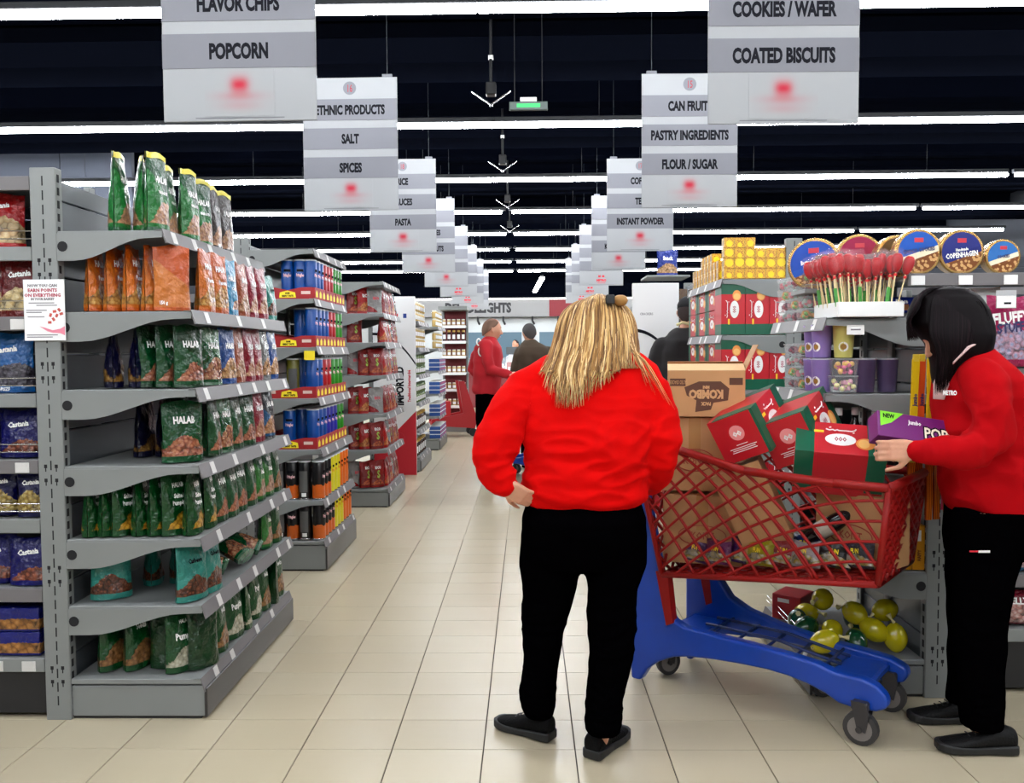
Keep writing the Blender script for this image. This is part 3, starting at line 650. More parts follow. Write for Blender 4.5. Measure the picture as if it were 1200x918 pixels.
# ---------------------------------------------------------------- canisters on the second left unit
def can(col, low=None, txtm=None, h=.258, blank=False, lid=None):
    def mk():
        g = 'can_'+str(round(sum(col)*997+(sum(low) if low else 0)*31))
        if g not in MATS:
            q = NG(g); MATS[g] = q.m; x, y, z = q.sep(q.tc.outputs['Generated'])
            c = q.mix(0, col, col)
            if low:
                a = q.math('LESS_THAN', z, q.math('ADD', .3, q.math('MULTIPLY', q.noise(40), .15)))
                c = q.mix(a, c, low)
            q.l(c, q.b.inputs['Base Color']); q.b.inputs['Roughness'].default_value = .3
        r = .0415
        o = MB().lathe([(r-.001, 0), (r, .004), (r, h-.008), (r-.002, h-.004)], 20).build('chip_canister', MATS[g], smooth=False)
        for p in o.data.polygons: p.use_smooth = len(p.vertices) == 4
        MB().lathe([(r, h-.01), (r+.0012, h-.009), (r+.0012, h-.001), (r-.003, h)], 20).build('lid', lid or clear_lid, o)
        MB().lathe([(r, .0), (r+.0008, .001), (r+.0008, .006), (r, .008)], 20).build('rim', chrome, o)
        def cyl(cz): return lambda x, y: ((r+.0008)*math.sin(x/r), -(r+.0008)*math.cos(x/r), cz+y)
        if blank:
            k = MB()
            vs = [cyl(z)(x, 0) for z in (.05, .19) for x in [-.03+.01*i for i in range(7)]]
            k.add(vs, [(i, i+1, i+8, i+7) for i in range(6)]); k.build('back_label', M('print_grey_dark', srgb(84, 84, 84), .5), o)
            k = MB(); vs = [cyl(z)(x, 0) for z in (.02, .045) for x in (-.01, 0, .01, .02)]; vs = [(x*1.01, y*1.01, z) for x, y, z in vs]
            k.add(vs, [(i, i+1, i+5, i+4) for i in range(3)]); k.build('bar_code', white, o)
        else:
            k = MB(); add_text(k, 'Pringles', .02, cyl(.155), sx=.6, bold=.0012, res=1); k.build('wordmark', txtm or inkw, o)
            k = MB(); vs = [cyl(z)(x, 0) for z in (.176, .193) for x in [-.022+.0074*i for i in range(7)]]
            k.add(vs, [(i, i+1, i+8, i+7) for i in range(6)]); k.build('dark_band', ink, o)
        return o
    return mk
clear_lid = M('lid_white', srgb(215, 220, 225), .3)
CB, CR, CG, CK, CY, CO = (.0015, .065, .32), (.42, .003, .008), (.02, .24, .008), (.003, .0025, .003), (.62, .55, .008), (.66, .12, .002)
pinkw = M('ink_pinkwhite', srgb(250, 200, 205), .45)
CAN = {'blue': ('blue', can(CB, None, pinkw)), 'red': ('red', can(CR, None, inkw)), 'green': ('green', can(CG, None, pinkw)), 'black': ('black', can(CK, srgb(200, 90, 20), pinkw)), 'blackback': ('black, barcode side out,', can(CK, None, None, blank=True)),
       'yellow': ('yellow', can(CY, None, M('ink_orange', srgb(200, 120, 10), .5))), 'orange': ('orange', can(CO, None, ink)), 'purple': ('violet blue', can(srgb(38, 40, 150), None, pinkw)), 'olive': ('olive', can(srgb(110, 106, 30), None, None, blank=True))}
def cput(k, x, y, z, lab, rot=PI/2): return place('can_'+k, CAN[k][1], (x, y, z), rot, lab, 'canister', 'chip canisters on the second left unit')
traym = M('tray_red', (.35, .008, .012), .6, var=.06)
def tray(L, D, hi=False):
    """red shipping tray; open top, long side L along x, faces -y"""
    def mk():
        t = empty('display_tray')
        h = .075
        MB().rbox(-L/2, L/2, -D/2, -D/2+.004, 0, h, .001).build('front_panel', traym, t)
        MB().rbox(-L/2, L/2, D/2-.004, D/2, 0, h+.02, .001).build('rear_panel', traym, t)
        for s in (-1, 1): MB().prism([(-D/2+.004, 0), (D/2-.004, 0), (D/2-.004, h+.02), (D/4, h), (0, h-.018), (-D/4, h), (-D/2+.004, h)], s*L/2-.002, s*L/2+.002, 'x').build('side_panel', traym, t)
        MB().box(-L/2, L/2, -D/2, D/2, 0, .003).build('floor_panel', traym, t)
        n = max(1, int(L/.09))
        for i in range(n):
            x = -L/2+(i+.5)*L/n
            k = MB(); k.prism([(x-.026, .012), (x+.026, .012), (x+.026, .04), (x, .058), (x-.026, .04)], -D/2-.0012, -D/2-.0002); k.build('print', inky, t)
        f = [lambda x, y: (-L/2-.0036, -x, .034+y), lambda x, y: (-L/2-.0036, -x, .02+y)]
        k = MB(); k.prism([(-.055, .008), (.055, .008), (.05, .042), (.0, .054), (-.05, .042)], -L/2-.0032, -L/2-.0022, 'x'); k.build('print', inky, t)
        k = MB(); add_text(k, 'SAME', .011, lambda x, y: (-L/2-.0038, -x, .037+y), res=1, bold=.001); add_text(k, 'GREAT TASTE', .011, lambda x, y: (-L/2-.0038, -x, .02+y), res=1, bold=.001); k.build('print', ink, t)
        for s in (-1, 1):
            if D > .3:
                k = MB(); k.prism([(s*.12-.03, .03), (s*.12+.03, .03), (s*.12+.03, .05), (s*.12-.03, .05)], -L/2-.0032, -L/2-.0024, 'x'); k.build('print', M('print_pale', srgb(220, 190, 180), .6), t)
        return t
    return mk
UN2 = 'second left unit'
XF = -1.40
for si, (z, z_n, seq, backs) in enumerate(((1.799, 'top shelf', ['blue', 'blue', 'blue', 'red', 'red', 'red', 'green', 'green', 'green'], [('blue', -1.5), ('blue', -1.585)]),
        (1.483, 'second shelf', ['blue', 'blue', 'blue', 'blue', 'red', 'red', 'green', 'green'], []), (1.147, 'third shelf', ['blue', 'blue', 'red', 'red', 'green', 'green', 'green'], [('olive', -1.56)]),
        (.81, 'fourth shelf', ['blue', 'blue', 'blue', 'purple', 'purple', 'purple', 'green', 'green'], [('blue', -1.59)]))):
    n = 3 if len(seq) > 7 else 3
    for j in range(3):
        place('tray%d' % (j == 0), tray(.3, .36) if j == 0 else tray(.29, .36), (-1.565, 5.73+j*.305, z+.002), PI/2,
              'red card tray, %s from camera on %s, %s' % (ORD[j], z_n, UN2), 'tray', 'red trays on the second left unit')
    for i, k in enumerate(seq):
        y = 5.63+i*(.86/len(seq)) + (.0 if i else 0)
        cput(k, XF-.035, y+.04, z+.006, '%s chip canister, %s along %s aisle edge, %s' % (CAN[k][0], ORD[i], z_n, UN2))
    for i, k in enumerate(seq[1:]):
        cput(k, XF-.135, 5.77+i*(.86/len(seq)), z+.006, '%s chip canister, %s in second file of %s, %s' % (CAN[k][0], ORD[i], z_n, UN2))
    for i, (k, x) in enumerate(backs):
        cput(k, x, 5.66, z+.006, '%s chip canister, %s behind the corner one on %s, %s' % (CAN[k][0], ORD[i], z_n, UN2), .2)
for z, z_n, seq in ((.471, 'fifth shelf', ['black', 'black', 'black', 'yellow', 'yellow', 'yellow', 'orange', 'orange', 'orange']), (.203, 'base shelf', ['black', 'black', 'black', 'black', 'yellow', 'yellow', 'yellow', 'orange', 'orange', 'orange'])):
    for i, k in enumerate(seq):
        cput(k, -1.395, 5.63+i*.093, z+.003, '%s chip canister, %s along %s aisle edge, %s' % (CAN[k][0], ORD[i], z_n, UN2))
    for i in range(4 if z < .3 else 3):
        k = 'blackback' if i % 2 == 0 else 'black'
        cput(k, -1.485-i*.085, 5.63, z+.003, 'black chip canister, %s back from the corner on %s, %s' % (ORD[i], z_n, UN2), -.1+i*.12)
    for j, y in enumerate((5.98, 6.07, 6.16)) if z > .3 else ():
        pass
# yellow wobbler tags
for n, (y, z) in enumerate(((5.56, 1.46), (5.55, 1.13))):
    t = MB().rbox(-.035, .035, -.002, .002, -.06, 0, .0005).build('shelf_label', inky, None, (-1.42+.0 if n == 0 else -1.78, y-.012, z), .0)
    tag(t, ('yellow paper label dangling from the second shelf of second unit', 'yellow paper label at the left of third shelf, second unit')[n], 'label')

# ---------------------------------------------------------------- red bags, third left unit
KINDS['rbag'] = ('red pasta snack bag with green curve', lambda: pouch('snack_bag', foil('f_rbag', srgb(176, 22, 26), srgb(200, 60, 30), srgb(225, 120, 60), food_h=.3, swoosh=srgb(150, 24, 28)), .16, .25, .08, None, (('S', .07, 0, .5, M('ink_lime', srgb(140, 170, 60), .5)), ('RICO', .026, .0, .74, inkw)), 31))
KINDS['rbag2'] = ('bright red snack bag with orange food', lambda: pouch('snack_bag', foil('f_rbag2', srgb(200, 28, 30), srgb(225, 90, 30), srgb(240, 170, 90), food_h=.44), .16, .24, .08, None, (('RICO', .03, 0, .7, inkw),), 32))
KINDS['sbag'] = ('silver-backed red snack bag', lambda: pouch('snack_bag', foil('f_sbag', srgb(170, 165, 162), None, None, swoosh=srgb(170, 30, 34), sw_h=.1, rough=.12), .16, .24, .08, None, (('RICO', .026, 0, .6, inkr),), 33))
UN3 = 'third left unit'
for si, z in enumerate((1.808, 1.539, 1.231, .873, .538, .173)):
    sn = ('top shelf', 'second shelf', 'third shelf', 'fourth shelf', 'fifth shelf', 'bottom shelf')[si]
    n = 0
    for x, y in [(-1.62, 8.0), (-1.52, 8.0), (-1.43, 8.02)]+[(-1.38, 8.14+i*.125) for i in range(6)]:
        if si == 1 and x > -1.6 and y < 8.1: continue
        k = ('rbag', 'rbag2', 'rbag', 'rbag', 'sbag', 'rbag2')[(n*5+si*2) % 6]
        put(k, x, y, z, PI/2, '@, %s along %s, %s' % (ORD[n], sn, UN3), 'bag', 'red snack bags on the third left unit', 0, -.9 if y < 8.1 else RJ.uniform(-.2, .2)); n += 1
# tall poster boards
def poster(x, y, w, h, label, mirror=False):
    t = empty('poster_board', (x, y, 0), 0, label, 'poster')
    MB().rbox(-w/2, w/2, 0, .04, 0, h, .003).build('board', white_g, t)
    redm = M('poster_red', srgb(196, 20, 40), .5)
    MB().prism([(-w/2, 0), (w/2, 0), (w/2, h*.36), (-w/2, h*.12)], -.002, -.0002).build('red_corner', redm, t)
    k = MB(); n = 16; pts = []
    for i in range(n+1):
        a = PI*.05+PI*.42*i/n; pts.append((-w*.62+w*.98*math.sin(PI*.5-a+.5)*1.02, h*.42+h*.33*math.sin(a+.3)))
    pts = [(-w/2+w*i/n, h*(.80-.17*(i/n)**2.2)) for i in range(n+1)]
    poly = pts+[(p[0], p[1]-.012-.02*(1-abs(2*i/n-1))) for i, p in list(enumerate(pts))[::-1]]
    for i in range(n): k.add([(pts[i][0], -.0015, pts[i][1]), (pts[i+1][0], -.0015, pts[i+1][1]), (pts[i+1][0], -.0015, pts[i+1][1]-.03), (pts[i][0], -.0015, pts[i][1]-.03)], [(3, 2, 1, 0)])
    k.build('arc_print', ink, t)
    k = MB(); add_text(k, 'IMPORTED', .085, lambda a, b: (w*.12+a, -.0018, h*.5+b), sx=.8, bold=.006, res=2, rot=PI/2); k.build('lettering', ink, t)
    k = MB(); add_text(k, 'Traditional Intermarché', .035, lambda a, b: (w*.34+a, -.0018, h*.5+b), sx=.8, bold=.002, res=1, rot=PI/2); k.build('lettering', inkr, t)
    if mirror:
        k = MB(); add_text(k, 'CRACKERS', .022, lambda a, b: (-w*.2+a, -.0018, h*.865+b), res=1, bold=.0006); k.build('lettering', grt, t); return t
    for i, m in enumerate((M('flag_red', srgb(200, 30, 40), .5), M('flag_blue', srgb(30, 60, 140), .5))): MB().box(w*(.02+.2*i), w*(.1+.2*i), -.0015, 0, h*.88, h*.905).build('flag_print', m, t)
    k = MB(); k.tube([(w*.1+.06*math.cos(a*PI/8), -.002, h*.21+.06*math.sin(a*PI/8)) for a in range(17)], .004, 4); k.build('badge_print', inkr, t)
    return t
poster(-1.56, 10.0, .5, 2.1, 'tall white poster board lettered IMPORTED with red corner, left aisle side')
poster(1.17, 7.8, .42, 2.06, 'tall white poster board with black arc behind the blonde woman', True)

# ---------------------------------------------------------------- jars and tubs on the far left units
def jar(col, lid, h=.12, r=.035):
    def mk():
        o = MB().lathe([(r*.92, 0), (r, .008), (r, h*.72), (r*.8, h*.84)], 12).build('jar', M('jar_%d' % int(sum(col)*999), col, .2), smooth=True)
        MB().lathe([(r*.82, h*.83), (r*.85, h*.84), (r*.85, h), (r*.8, h)], 12).build('lid', lid, o)
        k = MB(); rr = r*1.01; n = 6
        vs = [(rr*math.sin(a), -rr*math.cos(a), z) for z in (h*.2, h*.6) for a in [-.9+.3*i for i in range(7)]]
        k.add(vs, [(i, i+1, i+8, i+7) for i in range(6)]); k.build('label', white, o)
        return o
    return mk
jy = jar(srgb(190, 160, 96), M('lid_cream', srgb(225, 220, 200), .4)); jg = jar(srgb(92, 110, 60), M('lid_green', srgb(70, 96, 50), .4)); jb = jar(srgb(60, 30, 20), M('lid_gold', srgb(190, 150, 70), .4), .2, .032)
def tub():
    o = MB().rbox(-.06, .06, -.08, .08, 0, .05, .004).build('tub', M('tub_blue', srgb(40, 80, 150), .4))
    MB().rbox(-.062, .062, -.082, .082, .05, .06, .002).build('lid', white, o)
    MB().rbox(-.03, .03, -.0815, -.08, .012, .04, .0003).build('label', inkr, o)
    return o
for u, (y0, nm) in enumerate(((10.25, 'fourth left end unit'), (12.5, 'fifth left end unit'))):
    for si, z in enumerate((.17, .5, .83, 1.17, 1.5, 1.82)):
        sn = ('bottom', 'second lowest', 'third lowest', 'middle', 'upper', 'top')[si]
        for i in range(6):
            y = y0+.13+i*.155
            if u == 0: k = ('jg' if si in (2, 3) else 'jy' if si > 3 else 'jb')
            else: k = 'tub' if si < 4 else 'jy'
            mk = {'jg': jg, 'jy': jy, 'jb': jb, 'tub': tub}[k]; nme = {'jg': 'green pickle jar', 'jy': 'cream lidded jar', 'jb': 'dark bottle', 'tub': 'blue and white tub'}[k]
            lay = 3 if k == 'tub' else 2 if k in ('jy', 'jg') else 1
            for q in range(lay):
                place('far_'+k, mk, (-1.37, y, z+.004+q*{'tub': .061, 'jy': .121, 'jg': .121, 'jb': .2}[k]), PI/2, '%s, %s from camera, level %s, %s shelf, %s' % (nme, ORD[i], ('one', 'two', 'three')[q], sn, nm), 'jar' if k != 'tub' else 'tub', 'goods on the far left units')
# jar display stand + red cart
st = empty('display_stand', (-1.33, 15.4, 0), 0, 'far display stand of cream lidded jars beside the red cart', 'display stand')
MB().rbox(-.24, .24, 0, .5, 0, .15, .005).build('base', steel, st)
for x in (-.24, .20): MB().rbox(x, x+.04, .44, .5, .15, 2.25, .004).build('post', steel, st)
MB().rbox(-.2, .2, .46, .48, .15, 2.2, .003).build('back_panel', M('stand_red', srgb(110, 24, 30), .6), st)
MB().rbox(-.26, .26, -.1, .5, 2.2, 2.27, .005).build('canopy', steel, st)
for z in (.45, .75, 1.05, 1.35, 1.62, 1.9):
    s = MB().rbox(-.22, .22, .05, .46, z, z+.02, .003).build('shelf', steel, st)
    MB().rbox(-.22, .22, .04, .052, z-.02, z+.03, .002).build('price_rail', white, s)
for si, z in enumerate((.47, .77, 1.07, 1.37, 1.64, 1.92)):
    for i in range(5):
        k = 'jb' if si == 4 else 'jy'
        place('far_'+k, {'jb': jb, 'jy': jy}[k], (-1.33-.172+i*.086, 15.52, z+.004), 0, '%s, %s from left on %s shelf of the far display stand' % ('dark bottle' if k == 'jb' else 'cream lidded jar', ORD[i], ('lowest', 'second lowest', 'third lowest', 'third highest', 'second highest', 'highest')[si]), 'jar', 'jars on the far display stand')
rc = empty('red_cart', (-1.24, 14.75, 0), .2, 'red flat cart with chrome upright parked by the far jar stand', 'cart')
redp = M('cart_red_plastic', srgb(168, 26, 34), .4)
MB().prism([(-.45, .2), (.3, .14), (.34, .3), (.12, .95), (.02, .95), (.1, .4), (-.45, .3)], -.25, -.19).build('side_frame', redp, rc)
MB().prism([(-.45, .2), (.3, .14), (.34, .3), (.12, .95), (.02, .95), (.1, .4), (-.45, .3)], .19, .25).build('side_frame', redp, rc)
MB().rbox(-.45, .2, -.19, .19, .2, .24, .005).build('deck', redp, rc)
MB().tube([(.08, -.22, .94), (.08, .22, .94)], .018).build('handle', chrome, rc)
for x in (-.38, .27):
    for y in (-.22, .22):
        wv = MB().lathe([(.03, -.015), (.07, -.012), (.07, .012), (.03, .015)], 14).build('wheel', black, rc, (x, y, .07)); wv.rotation_euler = (PI/2, 0, 0)
MB().rbox(-.3, -.1, -.12, .12, .24, .6, .004).build('crate', M('crate_red', srgb(190, 30, 36), .5), rc)

# ---------------------------------------------------------------- deli counter far back
d = empty('deli_counter', (0, 23.8, 0), 0, 'deli front with grey fascia lettered DELI DELIGHTS and blue back panels', 'counter')
MB().rbox(-4, 4, 0, .3, 2.42, 2.95, .01).build('fascia', M('fascia_grey', srgb(150, 150, 150), .6), d)
MB().rbox(-4, 4, -.02, .02, 2.9, 2.93, .005).build('cove_light', M('cove', (1, .98, .93), .5, emit=3), d)
k = MB(); add_text(k, 'DELI DELIGHTS', .26, front(-1.36, -.005, 2.68), sx=.75, bold=.02); k.build('lettering', M('ink_soft', srgb(44, 44, 48), .6), d)
MB().rbox(.62, 1.6, -.02, 0, 2.42, 2.88, .004).build('red_sign', M('sign_dark_red', srgb(128, 20, 34), .6), d)
MB().rbox(-4, 4, .4, .45, 0, 2.42, .01).build('back_wall', M('deli_white', srgb(205, 210, 210), .5), d)
for a, b in ((-1.95, -.15), (.35, 1.9)):
    p = MB().rbox(a, b, .37, .4, 1.05, 2.0, .004).build('blue_panel', M('deli_blue', srgb(82, 112, 128), .4), d)
MB().rbox(.9, 1.4, .2, .37, 1.55, 1.85, .02).build('extractor_hood', M('hood', srgb(130, 130, 128), .3, .6), d)
for x in (-1.35, -.65, .15, .85):
    s = MB().tube([(x, -.3, 2.42), (x, -.3, 2.3), (x+.05, -.36, 2.2)], .03, 8).build('spotlight', black, d)
MB().rbox(-2, 2, -1.6, -.9, 0, .9, .02).build('counter_base', M('counter_red', srgb(120, 40, 44), .5), d)
MB().rbox(-2, 2, -1.65, -.85, .9, .95, .01).build('counter_top', white_g, d)
MB().box(-1.9, 1.9, -1.6, -1.59, .95, 1.3).build('glass_screen', clear, d)
for i in range(14):
    tag(MB().rbox(-.09, .09, -.1, .1, 0, .12+.05*(i % 3), .02).build('food_tray', (M('food_a', srgb(190, 150, 110), .6), M('food_b', srgb(210, 205, 200), .5), M('food_c', srgb(150, 60, 50), .6))[i % 3], None, (-1.7+i*.25, 22.6, .955)),
        '%s food tray on the deli counter, %s from left' % (('tan', 'white', 'reddish')[i % 3], ORD[i]), 'tray', 'food trays on the deli counter')
sc = empty('deli_scale', (-.35, 22.55, .955), 0, 'white weighing scale with dark display on the deli counter', 'scale')
MB().rbox(-.15, .15, -.15, .15, .0, .09, .01).build('body', white_g, sc); MB().rbox(-.02, .02, -.02, .02, .09, .42, .004).build('post', steel, sc)
MB().rbox(-.2, .2, -.03, .03, .42, .62, .01).build('display', M('display_grey', srgb(70, 76, 80), .3), sc)

# bodies of the shelf rows running off to the left and right, mostly hidden
for nm, x0, x1, y in (('second left', -5.5, -1.915, 5.55), ('third left', -5.5, -1.915, 7.9), ('second right', 1.745, 5.5, 5.5), ('third right', 1.745, 5.5, 7.95)):
    run('u', nm+' long shelf row running away from the aisle, mostly hidden', x0, x1, y, [.5, .83, 1.17, 1.5, 1.83], 2.15, .2, depth=.95)
# ---------------------------------------------------------------- red and green boxes
bred, bgrn = M('box_red', (.52, .008, .018), .4), M('box_green', (.001, .10, .05), .4)
oran = M('box_orange', srgb(236, 150, 70), .4); bside = M('box_pale_side', srgb(196, 186, 176), .6)
def rgbox():
    L, H, D = .32, .19, .2
    o = empty('date_box')
    b = MB().rbox(-L/2, L/2, -D/2, D/2, -H/2, H/2, .0015).build('carton', bred, o)
    for s, w_ in ((-1, .21), (1, .2)):
        x0, x1 = (-L/2-.0004, -L/2+w_*L) if s < 0 else (L/2-w_*L, L/2+.0004)
        MB().box(x0, x1, -D/2-.0006, D/2+.0006, -H/2-.0006, H/2+.0006).build('green_end', bgrn, o)
    MB().box(-L/2-.001, L/2+.001, D/2-.02, D/2+.0012, -H/2-.001, H/2+.001).build('back_panel', bred, o)
    for sx in (-1, 1):
        MB().box(*sorted((sx*(L/2+.0004), sx*(L/2+.0012))), -D/2+.012, D/2, -H/2+.002, H/2-.002).build('end_panel', bred, o)
        k = MB(); k.lathe([(.032, 0), (.032, .0004)], 20); q = k.build('round_emblem', M('box_pink', srgb(240, 150, 150), .5), o, (sx*(L/2+.0012), 0, .02)); q.rotation_euler = (0, sx*PI/2, 0)
        k = MB(); fx = (lambda y, z: (-L/2-.0018, -y, z)) if sx < 0 else (lambda y, z: (L/2+.0018, y, z))
        add_text(k, 'oo', .03, lambda x, y: fx(x, y+.022), res=1, bold=.002)
        for dz, wd in ((-.03, .05), (-.042, .12), (-.05, .1), (-.058, .11)): k.add([fx(-wd/2, dz), fx(wd/2, dz), fx(wd/2, dz+.003), fx(-wd/2, dz+.003)], [(0, 1, 2, 3)])
        k.build('print', inkw, o)
    def ell(cx, cz, rx, rz, off, m, nm, mbn=24):
        k = MB(); k.ring([[(cx+rx*math.cos(a*2*PI/mbn), y, cz+rz*math.sin(a*2*PI/mbn)) for a in range(mbn)] for y in (-D/2, -D/2-off)]); k.build(nm, m, o)
    ell(0, -.01, .055, .036, .0014, inkw, 'white_oval')
    k = MB(); add_text(k, '000', .026, front(0, -D/2-.002, -.008), sx=.8, bold=.001, res=1); k.build('print', M('print_rose2', srgb(170, 60, 80), .5), o)
    ell(.088, -.028, .034, .034, .0018, oran, 'fruit_print'); ell(.082, -.028, .02, .026, .0024, M('box_peach', srgb(246, 190, 110), .4), 'fruit_print')
    k = MB()   # flowing white script over the oval
    pts = [(-.052, .052), (-.04, .046), (-.028, .05), (-.02, .045), (-.012, .05), (-.004, .046), (.02, .047), (.04, .046), (.052, .052), (.056, .06)]
    k.tube([(x, -D/2-.001, z) for x, z in pts], [.003]*len(pts), 5); k.tube([(-.04, -D/2-.001, .062), (-.034, -D/2-.001, .066)], .003, 5); k.tube([(.044, -D/2-.001, .036), (.05, -D/2-.001, .038)], .0025, 5)
    k.build('script_print', inkw, o)
    k = MB(); k.box(-.095, -.06, -D/2-.0012, -D/2, .028, .042); k.build('yellow_print', M('box_yellow', srgb(250, 200, 40), .5), o)
    return o
def rg(M4, label, group='red and green date boxes'):
    o = place('rg', rgbox, (0, 0, 0), 0, label, 'box', group); o.matrix_world = M4; o.rotation_mode = 'XYZ'
    l, r, s = M4.decompose(); o.location = l; o.rotation_euler = r.to_euler(); return o
T = Matrix.Translation; RX = lambda a: Matrix.Rotation(a, 4, 'X'); RY = lambda a: Matrix.Rotation(a, 4, 'Y'); RZ = lambda a: Matrix.Rotation(a, 4, 'Z')
UN = 'second right unit'
for z, sn in ((1.54, 'upper shelf'), (1.19, 'middle shelf'), (.84, 'lower shelf'), (.5, 'lowest shelf')):
    for i, x in enumerate((1.31, 1.463, 1.615)):
        rg(T((x, 5.56, z+.165)) @ RY(-PI/2) @ Matrix.Diagonal((1, 1, .79, 1)), 'red green box standing upright, %s from aisle, %s, %s' % (ORD[i], sn, UN)).scale = (1, 1, .79)
    for r in range(1 if z < 1.2 and False else 2):
        for c in range(3 if z > 1 else 0):
            if r*.2+.19 > .34 and z > 1.6: continue
            rg(T((1.355, 5.84+c*.27*1.0 if False else 5.83+c*.33-(.09 if c == 2 else 0)*0, z+.09+r*.165)) @ RZ(-PI/2) @ Matrix.Diagonal((.98, 1, .84, 1)), 'red green box lying sideways, %s along %s tier, %s, %s' % (ORD[c], ('lower', 'upper')[r], sn, UN)).scale = (.98, 1, .84)
# small yellow snack boxes
def ybox():
    q = NG('yellow_box_print') if 'ybp' not in MATS else None
    if q:
        MATS['ybp'] = q.m; x, y, z = q.sep(q.tc.outputs['Object'])
        oi = q.n('ObjectInfo')
        v = q.voro(160); sp = q.mix(q.math('LESS_THAN', v.outputs['Distance'], .45), srgb(224, 176, 50), srgb(180, 96, 30))
        zt = q.math('SUBTRACT', z, q.math('MULTIPLY', oi.outputs['Random'], .03))
        d = q.math('ADD', q.math('POWER', x, 2), q.math('POWER', q.math('SUBTRACT', zt, .01), 2))
        q.l(q.mix(q.math('LESS_THAN', d, q.math('MULTIPLY', oi.outputs['Random'], .0008)), sp, srgb(246, 214, 20)), q.b.inputs['Base Color']); q.b.inputs['Roughness'].default_value = .4
    o = MB().rbox(-.032, .032, -.032, .032, 0, .064, .0012).build('snack_box', MATS['ybp'])
    MB().rbox(-.0334, -.032, -.031, .031, .001, .063, .0003).build('side_label', M('ybox_side', srgb(196, 164, 100), .5), o)
    MB().rbox(-.0338, -.0333, -.02, .02, .016, .048, .0002).build('side_print', M('ybox_side2', srgb(150, 112, 60), .5), o)
    return o
for c in range(6):
    for r in range(4 if c < 3 else 3):
        place('yb', ybox, (1.285+c*.066, 5.5, 1.9+r*.065), 0, 'small yellow snack box facing front, column %s from left, %s tier from shelf' % (('one', 'two', 'three', 'four', 'five', 'six')[c], ORD[r]), 'box', 'small yellow snack boxes on the second right unit')
for c in range(9):
    for r in range(3 if c in (2, 3, 4, 5) else 2):
        place('yb', ybox, (1.275, 5.62+c*.098, 1.9+r*.065), -.0, 'small yellow snack box along aisle edge, %s from front, %s tier from shelf' % (ORD[c], ORD[r]), 'box', 'small yellow snack boxes on the second right unit')
# brown coffee packs, third right unit
def brick():
    o = MB().rbox(-.05, .05, -.035, .035, 0, .21, .006).build('coffee_pack', M('pack_brown', srgb(92, 68, 48), .25, var=.2, vscale=30))
    MB().rbox(-.035, .035, -.037, -.035, .03, .1, .0005).build('window', M('pack_gold', srgb(170, 130, 80), .3), o); return o
for si, z in enumerate((1.8, 1.5, 1.19)):
    for i in range(3):
        place('brick', brick, (1.31+i*.12, 7.96, z+.004), 0, 'brown coffee pack, %s from the aisle on the %s shelf of third right unit' % (ORD[i], ('top', 'second', 'third')[si]), 'pack', 'brown packs on the third right unit')
bl = pouch('snack_bag', foil('f_bluebag', srgb(30, 60, 170), srgb(200, 150, 90), NUT2, food_h=.5), .2, .24, .08, None, (('Snack', .04, 0, .7, inkw),), 44)
bl.location = (1.34, 8.2, 2.158); tag(bl, 'blue snack bag above the white poster board behind blonde woman', 'bag')
tp = MB().rbox(-.3, .1, -.2, .25, 2.13, 2.15, .003).build('top_plate', steel, None, (1.42, 8.2, 0)); tag(tp, 'grey top plate of the third right end unit', 'shelf')

# ---------------------------------------------------------------- near right unit goods
foam = M('foam_white', srgb(236, 236, 236), .6)
ft = empty('foam_tray', (1.385, 3.62, 1.577), 0, 'white foam block tray holding lollipops on near right unit', 'tray')
MB().rbox(-.125, .125, -.15, .13, 0, .058, .003).build('block', foam, ft)
MB().rbox(-.13, .13, -.155, -.15, 0, .06, .002).build('front_lip', white, ft)
MB().rbox(-.135, -.128, -.155, .13, 0, .06, .002).build('side_lip', white, ft)
lp_red = M('lolly_red', (.42, .002, .006), .3, spec=.3, var=.2, vscale=60); wood = M('stick_wood', srgb(232, 212, 160), .6)
wrap = M('lolly_wrapper', (1, .7, .72), .1, alpha=.05)
def lolly(v):
    def mk():
        t = empty('lollipop')
        MB().tube([(0, 0, 0), (0, 0, .16)], .0029, 6).build('stick', wood, t)
        hb = MB(); n = 16
        sh = []
        for i in range(n):
            a = 2*PI*i/n; r = .021*(1-.25*max(0, math.cos(a-PI/2))**4+.2*max(0, -math.sin(a))**3)
            sh.append((r*math.cos(a), r*math.sin(a)))
        hb.ring([[(x*k*1.05, y*1.2, .175+z*k*1.9) for x, z in sh] for y, k in ((-.009, .55), (-.006, .92), (0, 1), (.006, .92), (.009, .55))]); hb.build('candy', lp_red, t, smooth=True)
        wb_ = MB(); wb_.lathe([(.004, .118), (.014, .128), (.026, .15), (.028, .19), (.022, .215), (.014, .226)], 10); wb_.build('wrapper', wrap, t, smooth=True)
        wk = MB(); wk.lathe([(.006, .095), (.012, .1), (.0035, .117), (.003, .12)], 8); wk.build('wrapper_skirt', wrap, t)
        MB().lathe([(.005, .114), (.0062, .116), (.0062, .123), (.005, .125)], 8).build('red_tie', M('tie_red', srgb(220, 40, 40), .4), t)
        if v: MB().rbox(-.007, .007, -.003, -.002, .0, .075, .0005).build('green_tag', M('tag_green', srgb(70, 150, 60), .5), t)
        return t
    return mk
RL = random.Random(9)
for i in range(11):
    for j in range(6):
        x = 1.375-.12+i*.024; y = 3.62-.135+j*.05
        o = place('lol%d' % ((i+j) % 4 == 0), lolly((i+j) % 4 == 0), (x+RL.uniform(-.004, .004), y, 1.612+RL.uniform(-.0, .018)+.012*math.sin(i*.9)), (RL.uniform(-.06, .06), (i-5)*.034+RL.uniform(-.06, .06), RL.uniform(-.7, .7)),
                  'red wrapped lollipop on thin wooden stick, packed in the white foam tray', 'lollipop', 'red lollipops standing in the foam tray')
